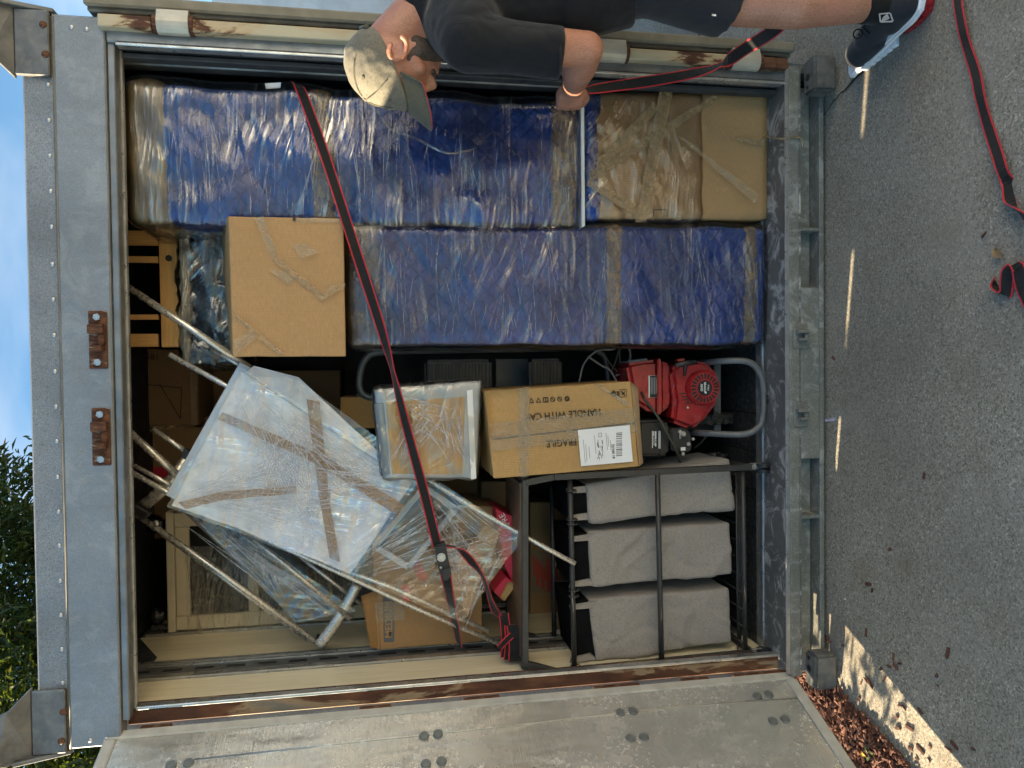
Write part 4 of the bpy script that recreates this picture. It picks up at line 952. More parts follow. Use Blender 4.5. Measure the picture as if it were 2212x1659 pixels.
patch('stretch_film', Q([(885, 1000), (1135, 1160), (1000, 1345), (740, 1238)], YS - .006), FILM5, t, nu=40, nv=30, amp=.006, f=14, seed=9, fn=lambda s, u: -.02 * math.sin(math.pi * u))
for i, q in enumerate(([(662, 862), (690, 868), (712, 1085), (690, 1080)], [(690, 1080), (712, 1085), (735, 1215), (712, 1205)], [(470, 905), (480, 890), (700, 985), (690, 1005)], [(690, 1005), (700, 985), (872, 1090), (860, 1115)], [(385, 1085), (480, 1062), (485, 1080), (400, 1100)], [(480, 1062), (640, 1050), (640, 1066), (485, 1080)])):
    patch('tape', Q(q, YS - .027), TAPEB, t, nu=18, nv=5, amp=.004, f=25, seed=80 + i, fn=lambda s, u: .0)
# ------------------------------------------------------------------ second folded chair
t = thing('folding_chair', 'folded silver-framed chair with black end caps, filmed, leaning by the left wall', 'chair', (-.65, .4, 1.5))
tb('tube', ((290, 1108, .44), (470, 1232, .42), (690, 1392, .4)), .0105); tb('tube', ((318, 1130, .47), (670, 1385, .43)), .008)
tb('tube', ((500, 1130, .38), (620, 1222, .38), (757, 1336, .38)), .0105); tb('tube', ((620, 1180, .42), (780, 1305, .41)), .0075)
tb('oval_bar', ((300, 1102, .44), (360, 1050, .43), (412, 982, .42)), .021, flat=(0, 1, 0))
tube('oval_bar', smooth_path([W(x, y, .39) for x, y in ((688, 1396), (716, 1358), (745, 1312), (772, 1262))], 5), .02, TUBE, t, 14, False, (0, 1, 0))
for q in ([(292, 1090), (322, 1108), (310, 1124), (280, 1106)], [(682, 1380), (706, 1388), (700, 1405), (678, 1394)], [(764, 1262), (782, 1256), (788, 1272), (770, 1278)]): prism('end_cap', Q(q, .39), (0, .06, 0), BLACKP, t, .004)
disc('rivet', W(337, 1130, .43), (0, -1, 0), .011, .006, BOLT, t, 14, .005)
patch('stretch_film', Q([(385, 1085), (560, 1170), (770, 1320), (640, 1345)], .375), FILM5, t, nu=40, nv=20, amp=.006, f=16, seed=31)
patch('mesh_seat', Q([(395, 1105), (530, 1165), (745, 1325), (640, 1340)], .45), MESHD, t, nu=20, nv=12, amp=.004, f=12, seed=32, thick=.002)
# ------------------------------------------------------------------ ivory cabinet, upside down, with bun feet
t = thing('display_cabinet', 'ivory glass-fronted cabinet stood upside down against the left wall, black bun feet up', 'cabinet', (-.8, .9, 1.45))
x0, x1, zt, zb_ = -.985, -.52, 2.36, 1.45
boxes('case', [((x0, .77, zb_), (x0 + .02, 1.1, zt - .031)), ((x1 - .02, .77, zb_), (x1, 1.1, zt - .031))], CABW, t)
box('top_board', (x0 - .006, .745, zt - .03), (x1 + .006, 1.11, zt), CABW, t, .004); box('back', (x0 + .021, 1.08, zb_), (x1 - .021, 1.1, zt - .031), plain('cabinet_inside', (.05, .045, .035), .7), t, 0)
box('stile', (x0, .75, zb_), (x0 + .055, .769, zt - .031), CABW, t, .003); box('stile', (x1 - .055, .75, zb_), (x1, .769, zt - .031), CABW, t, .003)
zm = W(548, 1310, .75).z
box('rail', (x0 + .056, .751, zt - .085), (x1 - .056, .768, zt - .032), CABW, t, .003); box('rail', (x0 + .056, .751, zm - .02), (x1 - .056, .768, zm + .02), CABW, t, .003)
box('glass', (x0 + .057, .76, zm + .021), (x1 - .057, .764, zt - .086), GLASSD, t, 0); box('glass', (x0 + .057, .76, zb_ + .01), (x1 - .057, .764, zm - .021), GLASSD, t, 0)
def lathe(name, c_, prof, mat, parent, res=20):
    bm = bmesh.new(); R_ = [[bm.verts.new(V(c_) + V((math.cos(6.28319 * j / res) * r, math.sin(6.28319 * j / res) * r, z))) for j in range(res)] for r, z in prof]
    for A_, B_ in zip(R_, R_[1:]):
        for j in range(res): bm.faces.new([A_[j], A_[(j + 1) % res], B_[(j + 1) % res], B_[j]])
    bm.faces.new(R_[0][::-1]); bm.faces.new(R_[-1]); return frombm(name, bm, mat, parent, True)
for x in (x0 + .05, x1 - .05): lathe('bun_foot', (x, .8, zt + .0005), [(.024, 0), (.024, .012), (.016, .02), (.034, .035), (.04, .055), (.03, .078), (.016, .084)], BLKGLOSS, t)
patch('stretch_film', Q([(400, 1180), (760, 1180), (765, 1375), (405, 1378)], .735), film('film_cabinet_front', .05, .3, .2, 80, .05, (1, .97, .9), .1, .012), t, nu=24, nv=20, amp=.005, f=16, seed=33)
# ------------------------------------------------------------------ cartons on the left
t = thing('cardboard_box', 'open-flapped brown carton printed MEDIUM leaning on the left wall', 'box', (-.75, .5, 1.05))
L4 = Q([(812, 1262), (1040, 1262), (1044, 1386), (822, 1404)], .37)
hexbox('carton', L4, [p_ + V((0, .3, 0)) for p_ in L4], CARD, t, 12, .0, -.001, .007, 7)
patch('flap', [W(815, 1275, .37), W(780, 1288, .33), W(800, 1398, .33), W(822, 1404, .37)], CARD, t, nu=4, nv=8, amp=.003, thick=.004)
patch('tape', Q([(795, 1302), (872, 1300), (874, 1340), (800, 1345)], .362), TAPEC, t, nu=10, nv=8, amp=.003, f=30, seed=91)
pm = prism('print_block', Q([(827, 1290), (851, 1289), (852, 1386), (829, 1387)], .3685), (0, -.0008, 0), GREYINK, t, 0)
text('print', 'MEDIUM', .036, W(840, 1338, .367), (1, 0, 0), (0, 0, 1), CARD2, pm, bold=.02, sx=1.0)
prism('red_print', Q([(868, 1264), (885, 1264), (885, 1305), (868, 1305)], .3685), (0, -.0008, 0), REDINK, t, 0)
t = carton([(800, 1085), (1075, 1095), (1072, 1258), (806, 1255)], .42, .3, CARD, 'torn brown carton seen through the lounger film')
patch('torn_flap', Q([(960, 1255), (1050, 1130), (1080, 1150), (1010, 1330)], .3), CARD2, t, nu=14, nv=10, amp=.008, f=18, seed=92, thick=.003)
patch('red_print', Q([(880, 1200), (900, 1195), (925, 1250), (905, 1255)], .4185), REDINK, t, nu=4, nv=4, amp=0)
t = thing('picture_frame', 'slim grey picture frame seen through the lounger film', 'frame', (-.45, .36, 1.1))
FRP = [(810, 1180), (882, 1224), (985, 1098), (915, 1052)]
for a, b in zip(FRP, FRP[1:] + FRP[:1]): bar('moulding', W(*a, .355), W(*b, .355), .022, .02, FOIL, t)
prism('backing', Q(FRP, .362), (0, .004, 0), plain('frame_backing', (.12, .085, .06), .6), t, 0)
t = thing('red_box', 'crushed red retail carton with an open end above the laundry shelf', 'box', (-.6, .35, 1.03))
prism('carton', Q([(1070, 1098), (1126, 1124), (1122, 1238), (1110, 1262), (1090, 1225)], .3), (0, .2, 0), RED2, t, .003)
prism('open_end', Q([(1066, 1278), (1092, 1246), (1116, 1262), (1086, 1298)], .29), (0, .12, 0), RED2, t, .002)
patch('inside', Q([(1080, 1290), (1097, 1256), (1116, 1262), (1090, 1298)], .288), CARD3, t, nu=4, nv=4, amp=.001, thick=.001)
text('print', 'PRE', .03, W(1090, 1122, .2985), (.9, 0, .5), (-.5, 0, .9), LABEL, t)
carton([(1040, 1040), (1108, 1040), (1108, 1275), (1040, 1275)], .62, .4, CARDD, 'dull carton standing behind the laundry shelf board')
t = carton([(1145, 1085), (1245, 1085), (1245, 1385), (1145, 1385)], .7, .3, CARD, 'brown carton with red printed tape behind the laundry sorter')
patch('red_tape', Q([(1147, 1190), (1212, 1195), (1212, 1285), (1147, 1280)], .697), rusty('red_print_tape', (.3, .19, .1), 0, 5), t, nu=4, nv=4, amp=.001)
for i in range(9): prism('red_print', Q([(1150 + i * 6, 1200 + (i * 37) % 30), (1154 + i * 6, 1195 + (i * 37) % 30), (1160 + i * 6, 1240 + (i * 23) % 40), (1152 + i * 6, 1244 + (i * 23) % 40)], .695), (0, -.0008, 0), REDINK, t, 0)
# ------------------------------------------------------------------ laundry sorter
t = thing('laundry_sorter', 'charcoal metal laundry sorter on castors holding three grey cloth bags', 'laundry sorter', (-.66, .28, .156))
yf, yb = .115, .44
P1, P2 = W(1196, 1030, yf), W(1626, 1008, yf); P3, P4 = W(1204, 1452, yf), W(1640, 1408, yf)
bar('post', P1, P2, .022, .022, GMETAL, t); bar('post', P3, P4, .022, .022, GMETAL, t)
bar('post', V((P1.x, yb, P1.z)), V((P2.x, yb, P2.z)), .022, .022, GMETAL, t); bar('post', V((P3.x, yb, P3.z)), V((P4.x, yb, P4.z)), .022, .022, GMETAL, t)
T1, T2 = W(1134, 1036, yf), W(1134, 1440, yf)
for y in (yf, yb):
    bar('brace', V((P1.x, y, P1.z)), V((T1.x - .01, y, T1.z)), .022, .022, GMETAL, t); bar('brace', V((P3.x, y, P3.z)), V((T2.x + .01, y, T2.z)), .022, .022, GMETAL, t)
    bar('top_rail', V((T1.x, y, T1.z)), V((T2.x, y, T2.z)), .022, .02, GMETAL, t)
for p_ in (T1, T2): bar('side_rail', V((p_.x, yf + .011, p_.z)), V((p_.x, yb - .011, p_.z)), .02, .022, GMETAL, t, up=(0, 0, 1))
for p_ in (P2, P4): bar('side_rail', V((p_.x, yf + .011, p_.z + .03)), V((p_.x, yb - .011, p_.z + .03)), .02, .022, GMETAL, t, up=(0, 0, 1))
box('shelf_board', (T2.x + .014, yf + .012, T1.z - .008), (T1.x - .014, yb - .012, T1.z + .016), WALNUT, t, .002)
def hb(name, a, b, Y, r=.009): return tube(name, [W(*a, Y), W(*b, Y)], r, GMETAL, t, 12)
hb('hanging_bar', (1231, 1034), (1241, 1450), .135, .0095); hb('hanging_bar', (1192, 1050), (1198, 1408), .42, .0095)
hb('front_bar', (1420, 1020), (1429, 1428), .112, .0095); hb('bottom_bar', (1604, 1012), (1610, 1410), .125, .0085)
for k in range(6): hb('shelf_wire', (1590 + k * 3, 1020), (1594 + k * 3, 1405), .16 + k * .045, .003)
for k in range(11):
    p_ = W(1606, 1030 + k * 36, .125); tube('shelf_wire', [V((p_.x, .125, p_.z)), V((p_.x, .43, p_.z))], .0025, GMETAL, t, 6)
def bagbox(tr, br, bl, tl, seed, Y=.16):
    def fold(b, n):
        if n.y > -.5: return .004 * nz(b, 7, seed)
        r1 = 1 - min(1, abs(nz((b.x * 1.4 + b.z * .5, 0, b.z), 5, seed)) * 9); r2 = 1 - min(1, abs(nz((b.x - b.z * .7, 0, b.z * .8 + b.x), 6, seed + 7)) * 9)
        return .014 * nz((b.x, 0, b.z), 4.5, seed) + .006 * r1 - .005 * r2 + .003 * nz((b.x, 0, b.z), 14, seed)
    c_ = Q([tr, br, bl, tl], Y); g = pbox('cloth_bag', c_, Y, .26, BAG, t, .007, .009, .002, 14, seed, 0, fold)
    tz = max(c_[0].z, c_[3].z); xl, xr = c_[3].x, c_[0].x
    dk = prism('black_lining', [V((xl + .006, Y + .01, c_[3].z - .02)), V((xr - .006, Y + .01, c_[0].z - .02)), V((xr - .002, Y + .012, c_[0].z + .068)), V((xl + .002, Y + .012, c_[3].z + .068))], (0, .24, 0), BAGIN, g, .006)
    # gussets and tabs that run up to the hanging bars
    for (yy, yh) in ((Y + .002, .14), (Y + .255, .42)):
        for sg, xx in ((-1, xl), (1, xr)):
            patch('hanging_tab', [V((xx - sg * .004, yy, tz - .03)), V((xx - sg * .03, yy, tz - .004)), V((xx - sg * .026, yh + .004, tz + .07)), V((xx - sg * .008, yh + .004, tz + .075))], BAG, g, nu=5, nv=7, amp=.004, f=20, seed=seed, thick=.002)
    return g
bagbox((1266, 1046), (1577, 992), (1584, 1100), (1272, 1126), 3)
bagbox((1270, 1150), (1577, 1130), (1582, 1240), (1278, 1268), 5)
bagbox((1272, 1296), (1576, 1272), (1580, 1388), (1288, 1428), 8)
for y in (1060, 1122, 1132, 1275, 1287, 1440):
    p_ = W(1231 + (y - 1034) * .024, y, .135)
    tube('ring', [p_ + V((0, math.cos(a) * .015, math.sin(a) * .017 - .004)) for a in [k * .5236 for k in range(12)]], .003, GMETAL, t, 6, True)
for p_ in (P2, P4, V((P2.x, yb, P2.z)), V((P4.x, yb, P4.z))):
    b_ = V((p_.x, p_.y, .156)); cs = disc('caster', b_ + V((0, -.008, .028)), (1, 0, 0), .027, .012, BLACKP, t, 20); disc('caster', b_ + V((-.02, -.008, .028)), (1, 0, 0), .027, .012, BLACKP, t, 20)
    disc('caster_stem', b_ + V((0, 0, .03)), (0, 0, 1), .014, .04, BOLT, t, 14)
# ------------------------------------------------------------------ straps
def strap(label, pts, w, sides, n=6, group=None, parent=None):
    P_ = smooth_path(pts, n); m = len(pts)
    if isinstance(sides, list):
        sd = []
        for i in range(m - 1):
            for k in range(n): sd.append(V(sides[i]).lerp(V(sides[i + 1]), k / n))
        sd.append(V(sides[-1]))
    else: sd = [V(sides)] * len(P_)
    fix = []
    for i, s in enumerate(sd):
        tg = (P_[min(i + 1, len(P_) - 1)] - P_[max(i - 1, 0)]).normalized(); fix.append((s - tg * s.dot(tg)).normalized())
    r = parent if parent else thing('ratchet_strap', label, 'strap', P_[len(P_) // 2], group)
    ribbon('webbing', P_, w, STRAP, r, fix)
    for e in (-1, 1): ribbon('red_edge', [p_ + s * (e * (w / 2 + .0008)) for p_, s in zip(P_, fix)], .0035, STRAPR, r, fix, .0022)
    return r
sx = V((1, 0, -.4)); sy = V((0, 1, .05)); sflat = V((.35, 0, 1))
st = strap('black ratchet strap with red edges pulled tight across the whole load', [W(x, y, Y) for x, y, Y in ((638, 178, .14), (652, 200, .085), (700, 330, .06), (765, 530, .0), (820, 700, .01), (848, 800, .04), (875, 910, .06), (915, 1060, .09), (945, 1180, .1))], .027,
           [sflat, sflat, sflat, sflat, sflat + sy * .3, sy * .9 + sflat * .35, sflat + sy * .5, sflat, sflat])
strap('', [W(x, y, Y) for x, y, Y in ((958, 1215, .105), (970, 1280, .14), (982, 1340, .24), (992, 1392, .33))], .034, [sflat, sflat * .7 + sy * .6, sflat * .5 + sy * .7, sflat * .4 + sy], parent=st)
strap('', [W(x, y, Y) for x, y, Y in ((955, 1178, .08), (990, 1185, .09), (1020, 1215, .1), (1045, 1250, .13), (1058, 1290, .16), (1070, 1320, .2), (1092, 1345, .22))], .024, [sy + sflat * .4, sflat + sy * .5, sflat, sy + sflat * .4, sflat * .6 + sy, sflat, sy], parent=st)
for dz, (a, b) in enumerate((((1088, 1325), (1092, 1420)), ((1100, 1350), (1098, 1425)), ((1108, 1350), (1112, 1428)))):
    strap('', [W(a[0], a[1], .2 - .012 * dz), W((a[0] + b[0]) / 2 + 3, (a[1] + b[1]) / 2, .19 - .012 * dz), W(b[0], b[1], .2 - .012 * dz)], .04 if dz == 2 else .03, [V((.1, 0, 1)), V((.1, .2, 1)), V((.1, 0, 1))], 4, parent=st)
strap('', [W(1078, 1400, .17), W(1092, 1385, .165), W(1106, 1372, .17)], .018, V((.6, 0, 1)), 4, parent=st)
rc = W(953, 1195, .075)
prism('ratchet_frame', Q([(940, 1180), (962, 1172), (972, 1225), (968, 1248), (955, 1250), (946, 1225)], .06), (0, .05, 0), BLACKP, st, .005, 2)
prism('ratchet_handle', Q([(953, 1228), (973, 1222), (976, 1245), (962, 1258), (955, 1250)], .052), (0, .05, 0), BLACKP, st, .005, 2)
h_ = disc('ratchet_hub', W(953, 1203, .058), (0, -1, 0), .014, .008, BOLT, st, 20); disc('pin', W(953, 1203, .049), (0, -1, 0), .006, .004, ALU, h_, 12)
disc('rivet', W(952, 1226, .058), (0, -1, 0), .005, .006, BOLT, st, 10, .005)
strap('second strap with red edges held slack in the worker\'s hand, passing his leg', [W(x, y, Y) for x, y, Y in ((1250, 200, -.06), (1300, 190, -.05), (1400, 176, -.055), (1500, 158, -.06), (1560, 138, -.08), (1610, 105, -.18), (1668, 68, -.34), (1720, 20, -.42), (1790, -40, -.46))], .034,
      [V((0, .3, 1)), V((.6, .3, .7)), V((1, .2, .2)), V((1, .4, .1)), V((.3, 1, .3)), V((.8, .2, .8)), V((.8, .2, .6)), V((.8, .2, .5)), V((.8, .2, .5))])
gp_ = [(2064, -60), (2068, 0), (2078, 60), (2090, 105), (2107, 158), (2117, 210), (2131, 262), (2150, 320), (2165, 368), (2178, 398), (2184, 438), (2218, 475), (2260, 520)]
gs = [V((0, 1, 0))] * 4 + [V((.2, 1, .1))] * 4 + [V((.4, 1, .1)), V((.5, .5, .7)), V((.7, .6, .4)), V((1, .6, .1)), V((1, .6, .1))]
strap('long slack strap with red edges snaking over the concrete', [G(x, y, .006 + .005 * (i % 3)) for i, (x, y) in enumerate(gp_)], .024, gs)
strap('short folded end of red-edged strap lying alone on the concrete', [G(2146, 606, .004), G(2158, 628, .008), G(2172, 634, .012), G(2175, 600, .018), G(2180, 585, .022), G(2198, 577, .02), G(2205, 612, .012), G(2214, 640, .006), G(2240, 690, .006)], .026,
      [V((1, .4, 0)), V((.8, .9, .2)), V((.3, 1, .4)), V((.1, .8, .5)), V((.2, .9, .5)), V((-.3, .9, .4)), V((-.2, 1, .2)), V((0, 1, 0)), V((0, 1, 0))])
# ------------------------------------------------------------------ loose bits on the concrete
def T9(x, y): return (1474.7 + x / 3, 1106 + y / 3)
chips = [(910, 60, 0), (1345, 240, 1), (1207, 468, 1.4), (1230, 508, .2), (890, 800, 1.2), (935, 810, 1.6), (950, 840, 1.2), (1040, 862, .8), (990, 960, .9), (1190, 782, 0), (1368, 935, 0), (1340, 1000, 1.5), (1385, 1005, 2.2), (1410, 980, 1.4), (1720, 910, .2), (1285, 1015, .8),
         (1310, 1080, .5), (1650, 1060, .6), (1655, 1125, 1.4), (1190, 1090, 2.2), (1220, 1110, 2.2), (1160, 1105, .3), (1145, 1212, .5), (1410, 1255, 1.2), (1440, 1270, 2), (1390, 1330, .9), (1400, 1400, 1.2), (1545, 1290, 2.2), (1475, 1400, 1.5), (1480, 1530, 1.6),
         (1545, 1540, 1.9), (1605, 1520, 1.8), (1600, 1610, 2.4), (1725, 1535, 1.7), (1765, 1510, 2), (1885, 1535, 1.5), (1520, 1600, 1.9), (1240, 1440, 1.4), (1265, 1460, 1.2), (1350, 1510, .4), (960, 1180, 1.2), (1040, 1230, 1.3), (985, 1250, 1), (1070, 1300, 1.4)]
rc_ = random.Random(11)
for i, (x, y, a) in enumerate(chips):
    p_ = G(*T9(x, y), .001); o = D.objects.new('mulch_chip', CM[i % 14]); COL.objects.link(o); o.location = p_
    o.rotation_euler = (rc_.gauss(0, .12), rc_.gauss(0, .1) - .05, -a + math.pi / 2 + math.pi / 2); o.scale = (rc_.uniform(.7, 1.15),) * 3
    lab = 'reddish-brown mulch chip lying in the sunlit patch beside the mulch bed' if x > 1390 and y > 1240 else ('reddish-brown mulch chip close to the left corner casting' if x < 1100 else 'reddish-brown mulch chip on shaded concrete between the sill and the sunlit patch')
    tag(o, lab, 'mulch chip', 'loose mulch chips on the concrete')
for nm, lab, (x, y), cat in (('mulch_chip', 'single brown wood chip near the short folded strap', (2126, 507), 'mulch chip'), ('mulch_chip', 'dark lone chip on the open concrete right of the shelf castor', (1997, 1028), 'mulch chip'), ('mulch_chip', 'small chip by the lower rail below the centre plate', (1801, 773), 'mulch chip')):
    o = D.objects.new(nm, CM[5]); COL.objects.link(o); o.location = G(x, y, .001); o.rotation_euler.z = x * .7; o.scale = (.7,) * 3; tag(o, lab, cat)
def curl(name, c_, l, w, mat, label, rz, cat='leaf', bend=.5):
    vs = []; fs = []
    for i in range(9):
        s = i / 8; ww = w * math.sin(math.pi * min(.97, max(.04, s))) ** .7
        for j in (-1, 0, 1): vs.append(Matrix.Rotation(rz, 3, 'Z') @ V(((s - .5) * l, j * ww / 2, abs(j) * w * bend * .4 + .012 * bend * math.sin(s * 3.1) + .002)) + c_)
    for i in range(8):
        for j in (0, 1): q_ = i * 3 + j; fs.append((q_, q_ + 3, q_ + 4, q_ + 1))
    o_ = fromdata(name, vs, fs, mat, None, True); return tag(o_, label, cat)
DRY = plain('dry_leaf', (.3, .19, .09), .7, 0, .3, 60, .4, 90)
curl('dry_leaf', G(2160, 546), .035, .024, DRY, 'crumpled tan leaf on the concrete beside the short folded strap', .8)
curl('yellow_leaf', G(*T9(1180, 1565), .02), .026, .013, YELLOWL, 'small yellow leaf on the mulch by the door edge', 1.2)
for k, (x, y, a) in enumerate(((1200, 1530, .3), (1235, 1560, 1.4), (1215, 1600, 2.4))):
    o = curl('weed', G(*T9(x, y), .02), .03, .009, GREENL, 'little green weed leaf sprouting in the mulch by the door', a, 'weed'); o['group'] = 'weed leaves by the door'
o = patch('paper_scrap', [G(1782, 905, .003), G(1806, 901, .003), G(1807, 909, .003), G(1783, 911, .003)], plain('lilac_paper', (.5, .47, .55), .6), None, n=V((0, 0, 1)), nu=4, nv=2, amp=.002, thick=.0006); tag(o, 'pale lilac paper scrap on the concrete below the centre plate', 'paper')
for i, (x, y, lab) in enumerate(((1771, 1179, 'white stone crumb near the lower rail'), (1826, 1293, 'tiny white crumb further out on the concrete'), (1777, 787, 'white crumb below the centre plate of the sill'))):
    bm = bmesh.new(); bm_hull(bm, [G(x, y, .003) + V((random.uniform(-1, 1), random.uniform(-1, 1), random.uniform(-.6, 1))) * .004 for _ in range(9)]); o = frombm('pebble', bm, LABEL); tag(o, lab, 'pebble')

# ------------------------------------------------------------------ pulled tension lines in the film: pale threads standing in for its glint streaks
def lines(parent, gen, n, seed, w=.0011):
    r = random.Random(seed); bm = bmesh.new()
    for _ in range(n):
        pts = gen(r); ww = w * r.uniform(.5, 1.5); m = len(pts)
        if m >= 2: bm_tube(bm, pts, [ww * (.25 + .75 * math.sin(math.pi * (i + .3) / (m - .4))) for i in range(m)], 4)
    return tag(frombm('film_tension_glints', bm, CREASE_GLINT, parent, True), kind='stuff')
def on_pad(px, py, Y, g, amp, f, seed):
    b = W(px, py, Y); k = g + amp * (nz(b, f, seed) + .5 * nz(b, f * 2.3, seed + 5)) + .007 * abs(nz((b.x * .4, b.y, b.z), 26, 8)); return W(px, py, Y - k - .001)
def pad_gen(x0, x1, y0, y1, Y, g, amp, f, seed, slope, fans):
    def gen(r):
        c_ = r.choice(fans) if r.random() < .3 else None
        if c_:
            a = r.uniform(-.32, .32) + (math.pi / 2 if c_[2] > 0 else -math.pi / 2); d0, d1 = r.uniform(8, 60), r.uniform(70, 190)
            P_ = [(c_[0] + math.cos(a) * d, c_[1] + math.sin(a) * d) for d in [d0 + (d1 - d0) * i / 8 for i in range(9)]]
        else:
            x, y = r.uniform(x0, x1), r.uniform(y0, y1); l = r.uniform(20, 120); s = r.gauss(0, slope)
            P_ = [(x + s * l * i / 8, y + l * i / 8) for i in range(9)]
        P_ = [(x, y) for x, y in P_ if x0 < x < x1 and y0 < y < y1]
        return [on_pad(x, y, Y, g, amp, f, seed) for x, y in P_]
    return gen
PADS = [o for o in D.objects if o.name.startswith('wrapped_furniture')]
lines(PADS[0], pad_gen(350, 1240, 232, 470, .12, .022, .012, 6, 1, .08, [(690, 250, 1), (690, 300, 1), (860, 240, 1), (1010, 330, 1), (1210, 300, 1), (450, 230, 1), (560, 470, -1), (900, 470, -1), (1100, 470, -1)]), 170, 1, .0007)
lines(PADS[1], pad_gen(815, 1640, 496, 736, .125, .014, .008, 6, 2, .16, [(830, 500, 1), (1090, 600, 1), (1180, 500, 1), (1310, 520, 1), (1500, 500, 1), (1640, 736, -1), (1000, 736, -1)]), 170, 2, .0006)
LG = [o for o in D.objects if o.name.startswith('folding_lounger')][0]
def seg_gen(starts, ends, Y):
    def gen(r):
        i = r.randrange(len(starts)); a = starts[i]; e0, e1 = ends[i]; t_ = r.random(); e = (e0[0] + (e1[0] - e0[0]) * t_, e0[1] + (e1[1] - e0[1]) * t_)
        a = (a[0] + r.gauss(0, 14), a[1] + r.gauss(0, 14)); u0, u1 = r.uniform(0, .4), r.uniform(.5, 1)
        return [W(a[0] + (e[0] - a[0]) * u, a[1] + (e[1] - a[1]) * u, Y - .004 * math.sin(u * 3.1)) for u in [u0 + (u1 - u0) * k / 7 for k in range(8)]]
    return gen
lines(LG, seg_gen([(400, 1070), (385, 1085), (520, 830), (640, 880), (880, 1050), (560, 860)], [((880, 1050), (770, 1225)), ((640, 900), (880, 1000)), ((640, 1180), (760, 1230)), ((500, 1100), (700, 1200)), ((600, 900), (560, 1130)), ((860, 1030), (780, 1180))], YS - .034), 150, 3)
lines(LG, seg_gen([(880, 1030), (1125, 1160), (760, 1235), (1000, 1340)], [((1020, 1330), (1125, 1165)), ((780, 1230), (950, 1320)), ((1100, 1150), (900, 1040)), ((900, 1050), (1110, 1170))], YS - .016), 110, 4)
FC = [o for o in D.objects if o.name.startswith('folding_chair')][0]
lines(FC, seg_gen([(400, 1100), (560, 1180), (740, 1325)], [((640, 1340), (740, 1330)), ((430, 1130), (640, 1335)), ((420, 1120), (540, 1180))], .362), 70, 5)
DC = [o for o in D.objects if o.name.startswith('drawer_cabinet')][0]
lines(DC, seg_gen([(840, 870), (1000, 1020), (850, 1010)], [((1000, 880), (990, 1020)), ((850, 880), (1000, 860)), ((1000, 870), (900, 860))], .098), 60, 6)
# ------------------------------------------------------------------ the worker
mn = thing('person', 'worker in black T-shirt, dark shorts and olive cap bending in to hold a strap', 'person', (1.05, -.38, 0))
Hc = W(848, 140, -.27)
hf = V((-.53, .1, -.84)).normalized(); hu = V((-.84, .06, .54)); hu = (hu - hf * hu.dot(hf)).normalized(); hs = -(hf.cross(hu))
def H(f, u, s=0.0): return Hc + hf * f + hu * u + hs * s
body = []
body += [('e', H(-.005, .01), hf * .1, hu * .1, hs * .078), ('h', [(H(.03, .0), .07), (H(.05, -.045), .052), (H(.02, -.05), .055)]),
         ('h', [(H(.03, -.06, .045), .02), (H(.09, -.1, .012), .017), (H(.09, -.1, -.012), .017), (H(.03, -.06, -.045), .02)]),
         ('h', [(H(.075, .035, .035), .018), (H(.088, .035, 0), .018), (H(.075, .035, -.035), .018)]),
         ('h', [(H(.095, .018), .009), (H(.117, -.02), .013), (H(.1, -.034), .011)]), ('h', [(H(.108, -.028, .013), .009), (H(.108, -.028, -.013), .009)]),
         ('h', [(H(.092, -.056, .018), .011), (H(.102, -.056), .012), (H(.092, -.056, -.018), .011)]), ('h', [(H(.092, -.074, .014), .01), (H(.098, -.074), .011), (H(.092, -.074, -.014), .01)]),
         ('h', [(H(.065, -.02, .045), .022), (H(.04, -.03, .052), .02)]), ('h', [(H(.065, -.02, -.045), .022), (H(.04, -.03, -.052), .02)])]
for sg in (1, -1):
    er = [H(.004 + .02 * math.cos(a) - .006, -.018 + .031 * math.sin(a), sg * (.089 + .008 * math.cos(a + 2.6))) for a in [-1.9 + k * .55 for k in range(0, 10)]]
    body += [('h', [(a, .0075), (b, .0075)]) for a, b in zip(er, er[1:])]
    body += [('e', H(.002, -.018, sg * .076), hf * .015, hu * .026, hs * .009)]
nk0, nk1 = W(872, 100, -.27), W(915, 20, -.28)
body += [('h', [(H(-.035, -.04), .064), (nk1, .07)]), ('h', [(H(.0, -.07), .05), (W(950, 45, -.27), .06)])]
sh, el = W(1012, 92, -.42), W(1266, 106, -.42)
wr = W(1238, 190, -.17); palm = W(1231, 208, -.125)
body += [('h', [(nk1, .07), (W(1000, 20, -.28), .12)]), ('h', [(W(1000, 20, -.28), .12), (W(1290, -20, -.36), .1)]), ('h', [(W(1000, 20, -.28), .1), (sh, .06)]), ('h', [(W(990, 20, -.28), .1), (W(985, -10, -.06), .06)]),
         ('h', [(sh, .06), (el, .045)]), ('h', [(el, .046), (W(1252, 140, -.33), .05)]), ('h', [(W(1252, 140, -.33), .05), (wr, .03)]), ('h', [(wr, .03), (palm, .03)]),
         ('h', [(W(1218, 206, -.13), .025), (W(1248, 208, -.13), .025), (W(1212, 222, -.11), .017), (W(1248, 222, -.115), .017)])]
for i, x in enumerate((1209, 1223, 1237, 1250)):
    k = (W(x, 224, -.112), W(x - 1, 233 - (i == 3) * 2 - (i == 0), -.088), W(x + 4, 222, -.068), W(x + 6, 208, -.08)); r_ = (.0115, .0105, .0095, .0085)
    body += [('h', [(a, ra), (b, rb)]) for a, ra, b, rb in zip(k, r_, k[1:], r_[1:])]
th = (W(1258, 200, -.14), W(1266, 213, -.105), W(1258, 226, -.08)); body += [('h', [(th[0], .015), (th[1], .012)]), ('h', [(th[1], .012), (th[2], .0095)])]
